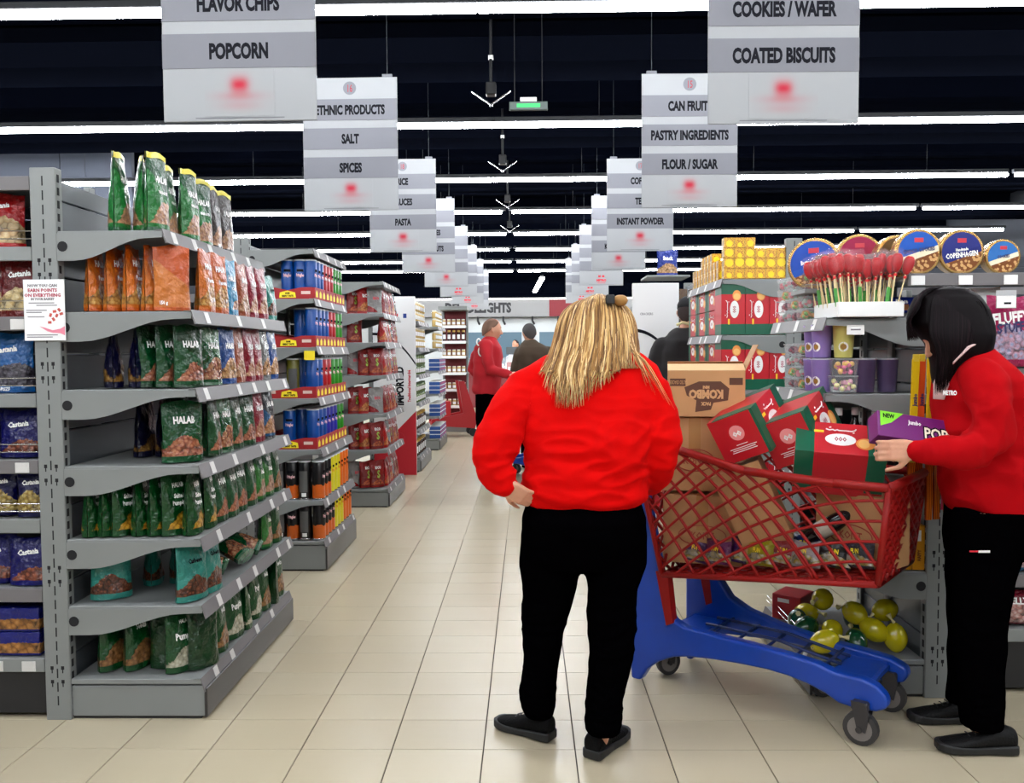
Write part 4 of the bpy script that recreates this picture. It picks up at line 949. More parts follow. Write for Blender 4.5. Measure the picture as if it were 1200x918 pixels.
def sweets_tub(cols, sd, L=.14, Wd=.1, h=.05):
    def mk():
        t = empty('sweet_tub')
        b = MB(); b.ring([[(x*k, y*k, z) for x, y in ((-L/2, -Wd/2), (L/2, -Wd/2), (L/2, Wd/2), (-L/2, Wd/2))] for z, k in ((.001, .86), (h-.004, .97))], cap=False); b.build('tub_wall', clear, t)
        MB().rbox(-L/2, L/2, -Wd/2, Wd/2, h-.005, h, .001).build('lid', M('lid_clear', (.85, .88, .9), .12, alpha=.3), t)
        R_ = random.Random(sd)
        for c in cols:
            k = MB()
            for i in range(11):
                x = R_.uniform(-L*.36, L*.36); y = R_.uniform(-Wd*.34, Wd*.34); z = R_.uniform(.012, h-.018); r = .011
                k.ring([[(x+r*q*math.cos(a*PI/4), y+r*q*math.sin(a*PI/4), z+r*zz) for a in range(8)] for zz, q in ((-.9, .4), (-.4, .95), (.4, .95), (.9, .4))])
            tag(k.build('sweets', M('sweet_%d' % int(sum(c)*999), c, .35), t, smooth=True), kind='stuff')
        return t
    return mk
sA = (srgb(220, 150, 60), srgb(110, 170, 70)); sB = (srgb(150, 30, 60), srgb(90, 30, 60)); sC = (srgb(210, 120, 130), srgb(180, 200, 190)); sD = (srgb(240, 190, 90), srgb(230, 110, 150)); sE = (srgb(240, 180, 200), srgb(235, 230, 160))
UN = 'near right unit'
for r in range(4):
    for c in range(3):
        k, cs = (('sa', sA), ('sb', sB), ('sc', sC))[(r*2+c) % 3]
        place('tub'+k, sweets_tub(cs, r+c), (1.265, 3.83+c*.145, 1.578+r*.052), PI/2, 'clear tub of small sweets, %s from camera, %s tier, above cups on %s' % (ORD[c], ORD[r], UN), 'tub', 'clear sweet tubs on the near right unit')
        place('tub'+k, sweets_tub(cs, r+c), (1.265, 3.86+c*.145, 1.268+r*.052), PI/2, 'clear tub of small sweets, %s beyond purple cups, %s tier, %s middle shelf' % (ORD[c], ORD[r], UN), 'tub', 'clear sweet tubs on the near right unit') if c < 2 else None
def cup(col, lab=True, dk=False):
    def mk():
        o = MB().lathe([(.034, 0), (.0355, .003), (.044, .132), (.0455, .134), (.0455, .138), (.043, .138)], 20).build('paper_cup', M('cup_%d' % int(sum(col)*999), col, .45), smooth=True)
        MB().lathe([(.046, .134), (.047, .136), (.047, .141), (.04, .142)], 20).build('lid', lid_m, o)
        if lab:
            k = MB(); n = 14
            def P(r, a): x = r*math.cos(a); z = .045+r*math.sin(a); R0 = .0355+.0085*z/.132+.0006; return (R0*math.sin(x/R0), -R0*math.cos(x/R0), z)
            k.add([P(.02, 2*PI*i/n) for i in range(n)], [tuple(range(n))]); k.build('round_label', white, o)
            k = MB(); k.add([(x*1.012, y*1.012, z) for x, y, z in [P(.012, 2*PI*i/n) for i in range(n)]], [tuple(range(n))]); k.build('print', M('print_gold', srgb(150, 110, 40), .5), o)
        return o
    return mk
lid_m = M('lid_clear'); lil, yel, pur = srgb(140, 118, 186), srgb(200, 196, 110), srgb(76, 62, 96)
for i, (x, y, z, k) in enumerate(((1.248, 3.64, 1.268, 'l'), (1.248, 3.74, 1.268, 'l'), (1.248, 3.64, 1.412, 'l'), (1.248, 3.74, 1.412, 'l'), (1.31, 3.562, 1.412, 'y'), (1.40, 3.565, 1.268, 'p'), (1.495, 3.575, 1.268, 'p'))):
    place('cup'+k, cup({'l': lil, 'y': yel, 'p': pur}[k], k != 'p'), (x, y, z), -.35 if k != 'l' else -1.0,
          ('lilac paper cup nearest, bottom tier, near right unit', 'lilac paper cup second from camera, bottom tier, near right unit', 'lilac paper cup nearest, stacked on top tier, near right unit', 'lilac paper cup second from camera, stacked top tier, near right unit',
           'pale yellow paper cup standing on clear marshmallow tubs', 'dark purple paper cup just right of the marshmallow tubs', 'dark purple paper cup farthest from the marshmallow tubs')[i], 'cup', 'paper cups on the near right unit' if k == 'l' else None)
for r in range(2): place('tubm%d' % r, sweets_tub((sD, sE)[r], 40+r, .095, .085, .07), (1.31, 3.562, 1.268+(1-r)*.071), 0, 'clear tub of pastel marshmallows, %s of the pair under yellow cup' % ('upper', 'lower')[r], 'tub')
def bottle(col, capc):
    def mk():
        o = MB().lathe([(.03, 0), (.033, .006), (.034, .13), (.03, .17), (.013, .215), (.012, .25)], 16).build('bottle', M('bottle_dark', col, .12), smooth=True)
        MB().lathe([(.0125, .235), (.0145, .236), (.0145, .265), (.012, .267)], 14).build('cap', capc, o)
        MB().lathe([(.0345, .05), (.0352, .052), (.0352, .11), (.0345, .112)], 18, cap=False).build('label', M('label_cream', srgb(190, 180, 165), .5), o)
        return o
    return mk
for i in range(5):
    place('bot', bottle(srgb(20, 16, 18), white), (1.30+i*.075, 3.58+.02*(i % 2), .936), 0, 'dark bottle with white cap behind purple box, %s from the aisle' % ORD[i], 'bottle', 'dark bottles on the near right unit')
KINDS['bluesweet'] = ('blue and red sweet bag', lambda: pouch('sweet_bag', foil('f_bsw', srgb(24, 50, 150), srgb(200, 40, 50), srgb(240, 240, 240), food_h=.5), .16, .2, .07, None, (('CANDY', .03, 0, .7, inkw),), 51))
for i, y in enumerate((3.6, 3.76, 3.92)):
    put('bluesweet', 1.255, y, .936, -PI/2, '@, %s along the aisle edge below the cups' % ORD[i], 'bag', 'blue sweet bags on the near right unit', 0, .3)
def yellow_pack():
    o = MB().rbox(-.024, .024, -.07, .07, 0, .185, .002).build('sweet_carton', M('pack_amber', srgb(206, 140, 20), .45))
    MB().rbox(-.008, .008, -.0708, -.07, .12, .165, .0002).build('label', white, o)
    k = MB(); add_text(k, 'HAPPY', .014, lambda x, y: (x, -.0712, .06+y), res=1, rot=PI/2, bold=.001); k.build('print', M('ink_brown', srgb(120, 60, 10), .6), o); return o
for i in range(7): place('yp', yellow_pack, (1.30+i*.052, 3.585, .534), 0, 'amber sweet carton standing upright under the cart front, %s from the aisle' % ORD[i], 'carton', 'amber cartons on the near right unit')
# oval toy sweets heaped on the base
def oval(col, face=False):
    def mk():
        o = MB().ring([[(.055*math.sin(PI*q)**.55*math.cos(2*PI*a/14)*.9, -.02+.045*math.sin(2*PI*a/14)*math.sin(PI*q)**.55, -.066+.132*q) for a in range(14)] for q in [.03+.94*i/10 for i in range(11)]]).build('oval_toy', M('toy_%d' % int(sum(col)*999), col, .15, coat=.6), smooth=True)
        MB().tube([(0, -.02, .065), (.01, -.02, .08), (.02, -.025, .1)], [.008, .004, .012], 6).build('twisted_end', M('toy_wrap', srgb(226, 214, 150), .2), o)
        if face: MB().ring([[(.024*math.cos(a*PI/8), y, .005+.013*math.sin(a*PI/8)) for a in range(16)] for y in (-.058, -.063)]).build('red_mouth', inkr, o)
        return o
    return mk
ov = [(1.236, 3.56, .225, 'y', 1.2), (1.2, 3.7, .24, 'g', 1.5), (1.29, 3.66, .235, 'y', 1.9), (1.36, 3.57, .215, 'g', 1.0), (1.40, 3.68, .30, 'y', 1.4), (1.46, 3.6, .25, 'y', 1.1), (1.55, 3.57, .225, 'f', .1), (1.56, 3.68, .31, 'y', 1.7), (1.33, 3.78, .33, 'y', 1.3), (1.24, 3.84, .22, 'g', .8), (1.48, 3.8, .24, 'g', 1.7), (1.3, 3.95, .22, 'y', 1.2)]
for i, (x, y, z, k, a) in enumerate(ov):
    place('ov'+k, oval({'y': srgb(205, 190, 16), 'g': srgb(14, 70, 40), 'f': srgb(205, 190, 17)}[k], k == 'f'), (x, y, z), (0, a, i*.5), '%s wrapped oval toy, %s along the heap on the near right base' % ({'y': 'yellow', 'g': 'dark green', 'f': 'yellow red-mouthed'}[k], ORD[i]), 'toy', 'oval toys heaped on the near right base')
rb_ = carton('red_carton', M('carton_red', srgb(170, 24, 34), .5), .14, .16, .12, (('rect', -.6, .2, .7, .85, inkw),)); rb_.location = (1.27, 4.07, .165); rb_.rotation_euler = (0, 0, -.7); tag(rb_, 'red carton with pale label at the far end of the toy heap', 'carton')
for dz in (.03, .055): 
    gw = MB().tube([(1.182, 3.52, .175+dz), (1.182, 4.2, .175+dz)], .002, 6).build('guard_wire', chrome); tag(gw, 'chrome guard wire along the toy heap, %s one' % ('lower' if dz < .04 else 'upper'), 'wire')
# blue wafers behind the lollipops, white carton, tins
def wafer():
    o = MB().rbox(-.06, .06, -.02, .02, 0, .065, .008).build('wafer_pack', M('wafer_blue', srgb(24, 44, 140), .25))
    MB().rbox(-.03, .03, -.0208, -.02, .01, .035, .0003).build('biscuit_print', M('wafer_tan', srgb(150, 90, 50), .4), o)
    k = MB(); add_text(k, 'Prince', .018, front(0, -.0212, .048), res=1, bold=.001); k.build('print', inkw, o); return o
for i in range(4):
    place('wf', wafer, (1.58+(i % 2)*.125 - .0, 3.66 if i < 2 else 3.72, 1.6 if i < 2 else 1.6), 0, 'blue wafer pack on the shelf below tins, %s one, %s row' % (('left', 'right')[i % 2], ('front', 'rear')[i//2]), 'pack', 'blue wafer packs')
wc = empty('white_carton', (1.85, 3.66, 1.58), 0, 'open white carton on the shelf below the biscuit tins', 'carton')
MB().rbox(-.1, .1, -.09, .09, 0, .1, .002).build('box', white, wc); MB().rbox(-.1, .1, -.094, -.09, .0, .115, .001, mat=Matrix.Identity(4)).build('front_flap', white, wc); MB().rbox(.1, .103, -.09, .09, .0, .12, .001).build('side_flap', kraft, wc)
gold = M('tin_gold', srgb(190, 150, 90), .25, .8)
def tin(r, dep, base, mid, words, seed, top=None):
    t = empty('biscuit_tin')
    b = MB(); b.lathe([(r*.97, 0), (r, .004), (r, dep*.6), (r*1.03, dep*.62), (r*1.03, dep-.006), (r*1.01, dep), (r*.97, dep)], 40); x = b.build('can_body', gold, t, (0, 0, 0), smooth=True); x.rotation_euler = (PI/2, 0, 0); x.location = (0, dep/2, r*1.03)
    key = 'tinface%d' % seed
    g = NG(key); X, Y_, Z = g.sep(g.tc.outputs['Object'])
    f = g.math('ADD', g.math('MULTIPLY', Z, 1), g.math('MULTIPLY', X, -.35))
    v = g.voro(70); bis = g.mix(g.math('LESS_THAN', v.outputs['Distance'], .5), srgb(120, 70, 36), srgb(206, 158, 100))
    col = g.mix(g.math('LESS_THAN', f, -.0*r), base, mid); col = g.mix(g.math('LESS_THAN', f, -.28*r), col, bis)
    g.l(col, g.b.inputs['Base Color']); g.b.inputs['Roughness'].default_value = .2
    k = MB(); n = 40; k.ring([[(r*.9*math.cos(2*PI*a/n), y, r*.9*math.sin(2*PI*a/n)) for a in range(n)] for y in (.0, -.001)]); k.build('lid_print', g.m, t, (0, -dep/2, r*1.03))
    for s, c, z, m in words: 
        k = MB(); add_text(k, s, c, front(0, -dep/2-.0022, r*1.03+z*r), sx=.7, bold=c*.06, res=1, rot=.12); k.build('lettering', m, t)
    k = MB(); k.rbox(-r*.2, r*.2, -dep/2-.002, -dep/2-.001, r*1.03+r*.42, r*1.03+r*.62, .0003); k.build('brand_patch', M('patch_red', srgb(190, 40, 60), .4), t)
    return t
SB, CR_ = srgb(30, 84, 176), srgb(236, 226, 196)
def settin(t, x, y, z, rz, label): t.location = (x, y, z); t.rotation_euler = (0, 0, rz); tag(t, label, 'tin', 'round biscuit tins on the long top shelf')
settin(tin(.091, .06, SB, CR_, (('CHOCO COOKIES', .016, .08, M('ink_navy', srgb(40, 40, 90), .5)),), 1), 1.598, 3.56, 1.748, 0, 'round gold-rimmed tin of choco cookies, left of the front three')
settin(tin(.089, .06, srgb(36, 44, 120), srgb(30, 38, 110), (('COPENHAGEN', .02, -.12, inkw), ('Handmade', .012, .12, inkw)), 2), 1.772, 3.56, 1.748, 0, 'round navy tin lettered COPENHAGEN, middle of the front three')
settin(tin(.069, .06, srgb(50, 110, 180), CR_, (('COOKIES', .012, .02, M('ink_navy')),), 3), 1.94, 3.56, 1.748, 0, 'smaller round cookie tin, right of the front three')
settin(tin(.11, .06, srgb(20, 70, 170), srgb(24, 80, 180), (('Butter Cookies', .018, .1, inkw),), 4), 1.275, 3.82, 1.71, -.5, 'large round blue tin leaning behind the lollipops')
settin(tin(.1, .06, srgb(150, 30, 70), srgb(170, 60, 90), (), 5), 1.47, 3.84, 1.748, -.1, 'round crimson tin mostly hidden behind the lollipops')
settin(tin(.088, .06, srgb(80, 60, 40), CR_, (), 6), 1.57, 3.7, 1.748, .1, 'round brown tin peeking out behind the choco cookies')
# bags on the right run
KINDS['pinkbag'] = ('magenta marshmallow bag', lambda: pouch('sweet_bag', foil('f_pink', srgb(196, 20, 100), srgb(240, 180, 200), srgb(180, 200, 240), food_h=.62, food_x=.5, fs=42), .2, .29, .07, None, (('FLUFFY', .045, 0, .7, inkw, .8, .1), ('STUFF', .04, 0, .56, M('ink_navy'), .8, .1)), 61, pillow=True))
KINDS['cyanbag'] = ('cyan and pink sweet bag', lambda: pouch('sweet_bag', foil('f_cyan', srgb(60, 150, 200), srgb(240, 190, 200), srgb(255, 240, 240), food_h=.5, fs=42), .19, .26, .07, None, (('SWEET', .04, 0, .7, inkw),), 62, pillow=True))
KINDS['lilacbag'] = ('lilac and lime sweet bag', lambda: pouch('sweet_bag', foil('f_lilac', srgb(110, 40, 140), srgb(150, 200, 60), srgb(240, 240, 240), food_h=.5, fs=42), .17, .2, .07, None, (('YUM', .04, 0, .7, inkw),), 63, pillow=True))
KINDS['berrybag'] = ('berry red sweet bag', lambda: pouch('sweet_bag', foil('f_berry', srgb(150, 20, 50), srgb(220, 140, 130), srgb(250, 220, 210), food_h=.7, fs=42), .17, .2, .07, None, (('JELLY', .036, 0, .76, inkw),), 64, pillow=True))
for z, sn, row in ((1.363, 'shelf below the white carton', ['pinkbag', 'cyanbag']), (1.123, 'fourth lowest shelf', ['cyanbag', 'pinkbag']), (.833, 'third lowest shelf', ['berrybag', 'lilacbag', 'cyanbag']), (.503, 'second lowest shelf', ['berrybag', 'cyanbag', 'pinkbag']), (.273, 'base shelf', ['lilacbag', 'berrybag', 'pinkbag'])):
    for n, k in enumerate(row):
        sc_ = .8 if z in (1.123, .273) else 1
        o = put(k, 1.95+n*.21 if z > 1.3 else 1.86+n*.2, 3.61 if z < 1.3 else 3.6, z, 0, '@, %s along %s, right run' % (ORD[n], sn), 'bag', 'sweet bags on the right run'); o.scale = (.95, .9, .72 if z < 1.2 else .85)
        if z > 1.3: o.location.y = 3.5; o.location.z = 1.372; o.scale = (.9, .5, .98)
t = empty('price_holder', (1.905, 3.44, 1.655), 0, 'clear clip holder with a white price card above magenta bag', 'price tag')
MB().rbox(-.04, .04, -.002, .002, -.05, .022, .001).build('holder', M('lid_clear'), t); MB().rbox(-.038, .038, -.0035, -.002, -.048, .0, .0005).build('price_card', white, t)
MB().rbox(-.01, .018, -.0042, -.0035, -.034, -.026, .0002).build('print', ink, t)
t = empty('price_holder', (1.33, 3.488, 1.535), 0, 'small white price card clipped under the lollipop tray', 'price tag')
MB().rbox(-.035, .035, -.003, .001, -.03, .01, .001).build('price_card', white, t); MB().rbox(-.02, .02, -.0036, -.003, -.012, -.006, .0002).build('print', grt, t)
# hanging candy strips
def strippack(c1, c2):
    def mk():
        o = MB(); n = 14
        o.ring([[(x, y*(1+.3*math.sin(i*1.7)), -.64*i/n) for x, y in ((-.0135, -.005), (.0135, -.005), (.0135, .005), (-.0135, .005))] for i in range(n+1)])
        g = NG('strip%d' % int(sum(c1)*999)); x, y, z = g.sep(g.tc.outputs['Generated'])
        st = g.math('SINE', g.math('MULTIPLY', g.sep(g.tc.outputs['Object'])[0], 900))
        lo = g.mix(g.math('GREATER_THAN', st, 0), srgb(226, 120, 30), srgb(150, 60, 24)); c = g.mix(g.math('LESS_THAN', z, .36), g.mix(g.math('LESS_THAN', z, .56), c1, srgb(190, 178, 60)), lo)
        g.l(c, g.b.inputs['Base Color']); g.b.inputs['Roughness'].default_value = .2
        o = o.build('candy_strip_pack', g.m)
        MB().rbox(-.012, .012, -.0055, .0055, -.01, .02, .002).build('hanger_tab', M('tab_gold', srgb(220, 190, 60), .3), o)
        k = MB(); add_text(k, 'Jumbo', .017, lambda a, b: (a, -.007, -.16+b), res=1, bold=.001, rot=PI/2); k.build('print', M('ink_navy'), o)
        return o
    return mk
for i in range(5):
    place('sp%d' % (i % 2), strippack((srgb(226, 190, 30), srgb(226, 90, 40))[i % 2], None), (1.535+i*.029, 3.40+.012*(i % 2), 1.405), (0, (i-2)*-.015, .1*i), 'yellow and red long candy strip pack hanging, %s from the left' % ORD[i], 'candy pack', 'long candy strips hanging on the near right unit')
tag(MB().tube([(1.61, 3.42, 1.425), (1.61, 3.5, 1.43)], .003, 6).build('hook', chrome), 'chrome hook carrying the long candy strips', 'hook')
o = place('hpink', lambda: pouch('sweet_bag', M('foil_pink', srgb(206, 40, 90), .2, bump=.5, bscale=30), .085, .62, .03, None, (), 71, pillow=True), (1.70, 3.43, .80), 0, 'long pink sweet bag hanging between candy strips and woman', 'bag')

# ---------------------------------------------------------------- the trolley
redb = M('trolley_red', (.26, .005, .004), .45, spec=.25, var=.06); blueb = M('trolley_blue', (.001, .045, .36), .3, bump=.06, bscale=25, var=.12, vscale=6); wheelm = M('wheel_grey', srgb(120, 114, 110), .5); forkm = M('fork_grey', srgb(58, 56, 58), .35, .4); tyre = M('tyre', srgb(52, 50, 50), .6)
PX, PY, PA = 1.214, 3.085, -math.atan2(.616, .788)
def in_poly(x, z, P):
    r = False; n = len(P)
    for i in range(n):
        a, b = P[i], P[(i+1) % n]
        if (a[1] > z) != (b[1] > z) and x < (b[0]-a[0])*(z-a[1])/(b[1]-a[1])+a[0]: r = not r
    return r
SIDE = [(-.815, .50), (.055, .602), (.09, .955), (-.10, .955), (-.444, .972), (-.746, 1.04), (-.95, 1.09), (-.905, .875)]
def bev(o, w_=.01, s=3):
    m = o.modifiers.new('b', 'BEVEL'); m.width = w_; m.segments = s; m.limit_method = 'ANGLE'
    for p in o.data.polygons: p.use_smooth = True
    m2 = o.modifiers.new('w', 'WEIGHTED_NORMAL'); return o
def trolley():
    t = empty('shopping_trolley')
    yo = lambda x, z, side: (-.012 - (z-.5)*.02 if side == 0 else .43+(z-.5)*.12)+(0 if side == 0 else (-x)*.06)
    def bars(side):
        k = MB()
        def run_(fn, us):
            cur = []
            for u in us:
                x, z = fn(u)
                if in_poly(x, z, SIDE): cur.append((x, yo(x, z, side), z))
                else:
                    if len(cur) > 2: k.tube(cur, (.0065, .0055), 6)
                    cur = []
            if len(cur) > 2: k.tube(cur, (.0065, .0055), 6)
        us = [i*.012 for i in range(130)]
        i = 0; x = -1.35
        while x < .08:
            f = min(1, max(0, (x+.95)/.95)); z0 = 1.09 if x < -.9 else 1.0
            a = math.tan(.12+.85*f); c = 1.05-.2*f
            run_(lambda u, x=x, a=a, c=c: (x+u, (1.10 if x < -.7 else 1.03)-a*u-c*u*u), us); x += .1
        z = .54
        while z < 1.75:
            run_(lambda u, z=z: (.1-u, z-.04*u-.5*u*u), us); z += .074
        return k
    for s in (0, 1):
        fr = bars(s).build('basket_side', redb, t, smooth=True)
        k = MB(); q = SIDE+[SIDE[0]]
        for a, b in zip(q, q[1:]):
            top = a[1] > .9 and b[1] > .9
            n = 4; k.tube([(a[0]+(b[0]-a[0])*i/n, yo(a[0]+(b[0]-a[0])*i/n, a[1]+(b[1]-a[1])*i/n, s), a[1]+(b[1]-a[1])*i/n) for i in range(n+1)], (.017 if top else .011), 8)
        k.build('rim', redb, fr, smooth=True)
    # front panel with rounded holes, rear flap, floor
    def grid(p00, p10, p01, p11, nu, nv, r, diag=True):
        k = MB(); P = [Vector(p) for p in (p00, p10, p01, p11)]
        f = lambda u, v: (P[0]*(1-u)+P[1]*u)*(1-v)+(P[2]*(1-u)+P[3]*u)*v
        for i in range(-nv, nu+1):
            for sg in ((1, -1) if diag else ()):
                pts = []
                for j in range(nv*2+1):
                    u = (i+j*.5)/nu if sg > 0 else 1-(i+j*.5)/nu; v = j/(nv*2)
                    if -1e-6 <= u <= 1+1e-6: pts.append(f(u, v))
                    elif len(pts) > 1: break
                if len(pts) > 1: k.tube(pts, r, 6)
        if not diag:
            for i in range(nu+1): k.tube([f(i/nu, 0), f(i/nu, 1)], r, 6)
            for j in range(nv+1): k.tube([f(0, j/nv), f(1, j/nv)], r, 6)
        for a, b in ((p00, p10), (p00, p01), (p01, p11), (p10, p11)): k.tube([a, b], .012, 8)
        return k
    A0, A1 = (.055, yo(.055, .602, 0), .602), (.09, yo(.09, .955, 0), .955); B0, B1 = (.055, yo(.055, .602, 1), .602), (.09, yo(.09, .955, 1), .955)
    fp = grid(A0, B0, A1, B1, 6, 7, .0105).build('basket_front', redb, t, smooth=True)
    MB().tube([A1, B1], .017, 8).build('rim', redb, fp, smooth=True)
    C0, D0 = (-.815, yo(-.815, .5, 0), .5), (-.815, yo(-.815, .5, 1), .5); C1, D1 = (-.95, yo(-.95, 1.09, 0), 1.09), (-.95, yo(-.95, 1.09, 1), 1.09)
    grid(C0, D0, C1, D1, 6, 7, .007).build('basket_flap', redb, t, smooth=True)
    grid(C0, D0, A0, B0, 8, 16, .007, False).build('basket_floor', redb, t, smooth=True)
    MB().tube([C1, (-1.03, -.02, 1.07), (-1.05, .02, 1.06), (-1.05, .45, 1.06), (-1.03, .5, 1.07), D1], .016, 10).build('handle', redb, t, smooth=True)
    P1 = [(-.976, .012), (-.93, .012), (-.895, .07), (-.845, .112), (-.77, .15), (-.692, .168), (-.57, .182), (-.456, .189), (-.36, .192), (-.269, .186), (-.2, .174), (-.135, .155), (-.084, .13), (-.026, .125), (.05, .132), (.085, .15), (.092, .175), (.081, .2), (.051, .228), (-.0, .243), (-.05, .243), (-.1, .243), (-.164, .262), (-.28, .272), (-.399, .278), (-.52, .282), (-.63, .286), (-.72, .29), (-.77, .31), (-.80, .37), (-.90, .84), (-.97, .88), (-1.0, .7), (-.99, .3)]
    bev(MB().prism(P1, .0, .055).build('base_side', blueb, t), .014)
    P2 = [(-.90, .012), (-.865, .012), (-.85, .07), (-.82, .112), (-.77, .15), (-.692, .168), (-.456, .189), (-.269, .186), (-.135, .145), (-.026, .115), (.05, .125), (.07, .16), (.06, .19), (.0, .215), (-.1, .225), (-.26, .235), (-.45, .26), (-.6, .3), (-.68, .34), (-.74, .42), (-.78, .55), (-.82, .7), (-.86, .7), (-.9, .4)]
    bev(MB().prism(P2, .36, .42).build('base_side', blueb, t), .014)
    bev(MB().rbox(-.16, .0, .05, .365, .165, .2, .012).build('base_deck', blueb, t), .006); bev(MB().rbox(-.86, -.7, .05, .365, .2, .235, .01).build('base_crossbar', blueb, t), .006)
    sl = MB()
    for i in range(3): y = .1+i*.11; sl.tube([(-.72, y, .252), (-.4, y, .247), (-.14, y, .205)], .007, 6)
    for i in range(5): x = -.66+i*.12; sl.tube([(x, .05, .25-.009*i), (x, .37, .25-.009*i)], .007, 6)
    sl.build('deck_grille', M('trolley_blue_dark', srgb(14, 40, 96), .35), t, smooth=True)
    for s in (0, .37):
        MB().prism([(-.845, .51), (-.79, .51), (-.765, .3), (-.795, .285)], -.012+s, .03+s).build('basket_leg', redb, t)
    for (x, y) in ((0, .0), (0, .37), (-.885, .17), (-.26, .35)):
        X_, y0_ = x, y; y = 0; f = MB()
        for yy in (-.028, .022): f.prism([(-.028+.02, .068), (.022, .055), (.035, .13), (.02, .165), (-.03, .165), (-.02, .12)], y+yy, y+yy+.006, mi=0)
        f.rbox(-.03, .03, y-.028, y+.028, .13, .165, .006); 
        f = f.build('caster_fork', forkm, t, (X_, y0_, 0), 0 if X_ > -.1 else 1.0)
        if X_ < -.1: f.scale = (.88, .88, .95)
        MB().ring([[(q*math.cos(2*PI*a/22), yy, .062+q*math.sin(2*PI*a/22)) for a in range(22)] for yy, q in ((y-.016, .05), (y-.014, .062), (y+.014, .062), (y+.016, .05))], cap=True).build('tyre', tyre, f, smooth=False)
        MB().ring([[(q*math.cos(2*PI*a/22), yy, .062+q*math.sin(2*PI*a/22)) for a in range(22)] for yy, q in ((y-.0175, .02), (y-.0172, .044), (y+.0172, .044), (y+.0175, .02))], cap=True).build('wheel_disc', wheelm, f)
        MB().ring([[(q*math.cos(2*PI*a/12), yy, .062+q*math.sin(2*PI*a/12)) for a in range(12)] for yy, q in ((y-.03, .012), (y+.03, .012))]).build('axle', forkm, f)
    return t
place('trolley', trolley, (PX, PY, 0), PA, 'red basket trolley on blue plastic base loaded with cartons', 'trolley')
place('trolley', trolley, (-.13, 10.1, 0), PI-.8, 'distant empty blue and red trolley seen past the blonde woman', 'trolley')

# goods in the trolley
k = MB(); 
kb = MB().rbox(-.16, .16, -.11, .11, 0, .195, .002).build('cardboard_box', kraft); kb.location = (W(826, 483, 3.72).x, 3.72, 1.165); kb.rotation_euler = (0, 0, -.16)
tag(kb, 'kraft carton printed upside down KOMBO, open flap, topmost of the stack', 'box', 'cartons in the trolley')
brn = M('print_brown', srgb(86, 52, 34), .7)
k = MB(); k.prism([(-.09, .125), (-.03, .15), (.06, .15), (.095, .12), (.09, .07), (.03, .06), (.02, .03), (-.045, .02), (-.04, .07), (-.08, .09)][::-1], -.1108, -.11); k.build('print', brn, kb)
k = MB(); add_text(k, 'KOMBO', .035, front(.0, -.1116, .095), sx=.8, bold=.003, rot=PI); add_text(k, 'MINI', .012, front(.0, -.1116, .125), rot=PI, bold=.001); add_text(k, 'PACK', .014, front(.0, -.1116, .055), rot=PI, bold=.001); k.build('print', M('kraft_light', srgb(196, 150, 104), .8), kb)
k = MB(); k.box(-.15, -.085, -.1107, -.11, .13, .162); k.box(.095, .15, -.1107, -.11, .135, .165); k.build('print', brn, kb)
k = MB(); add_text(k, 'SALTED CRACKERS', .016, front(-.1175, -.1112, .146), sx=.42, rot=PI); k.build('print', M('kraft_light'), kb)
k = MB(); [k.box(.1605, .161, -.07+.05*i, -.04+.05*i, .03, .06) for i in range(3)]; [k.box(.1605, .161, -.07+.05*i, -.045+.05*i, .1, .15) for i in range(2)]; k.build('print', brn, kb)
MB().rbox(-.16, .16, -.002, .001, 0, .1, .0005, mat=T((0, -.11, .195)) @ RX(-1.3)).build('flap', M('kraft_pale', srgb(206, 168, 122), .8), kb)
MB().rbox(-.002, .001, -.11, .11, 0, .12, .0005, mat=T((.16, 0, .195)) @ RY(.45)).build('flap', kraft, kb)
MB().rbox(-.16, .16, -.001, .002, 0, .1, .0005, mat=T((0, .11, .195)) @ RX(1.2)).build('flap', kraft, kb)
def kbox(w_, d, h, loc, rot, label, tape=True, oval_=True):
    o = MB().rbox(-w_/2, w_/2, -d/2, d/2, 0, h, .002).build('cardboard_box', kraft, None, loc); o.rotation_euler = rot
    if tape: MB().rbox(-.025, .025, -d/2-.0008, d/2, h*.5, h+.0008, .0003).build('tape', M('tape_tan', srgb(170, 124, 74), .25), o)
    if oval_:
        k = MB(); pts = [(w_*.3*math.cos(a*PI/12), -d/2-.0006, h*.42+h*.15*math.sin(a*PI/12)) for a in range(25)]; k.tube(pts, .003, 4)
        add_text(k, 'KONT', .03, front(0, -d/2-.0012, h*.42), res=1, bold=.001); k.build('print', M('print_brick2', srgb(150, 56, 40), .7), o)
    return tag(o, label, 'box', 'cartons in the trolley')
kbox(.27, .2, .315, (W(812, 520, 3.74).x, 3.74, .845), (0, 0, -.12), 'taped kraft carton standing directly under the KOMBO carton')
kbox(.33, .22, .29, (W(826, 600, 3.7).x, 3.70, .54), (0, 0, -.3), 'lowest kraft carton at the rear of the trolley basket')
kbox(.2, .16, .34, (W(905, 620, 3.47).x, 3.49, .66), (.05, -.42, -.35), 'tilted kraft carton under the two red boxes', False, False)
kbox(.3, .16, .27, (1.3, 3.32, .62), (0, 0, -.9), 'kraft carton low behind the front panel of trolley', False)
rg(T(W(881, 500, 3.42)+Vector((.03, .12, 0))) @ RY(-.47) @ RZ(PI/2-.62), 'red box lying end-on, left of the pair leaning in the trolley', None)
rg(T(W(942, 504, 3.36)+Vector((.03, .13, 0))) @ RY(-.47) @ RZ(PI/2-.62), 'red box lying end-on, right of the pair leaning in the trolley', None)
rg(T(W(989, 534, 3.24)+Vector((0, .06, -.02))) @ RZ(-.3) @ RY(.06) @ RX(-1.02), 'green and red box lying face up on the trolley front corner', None)
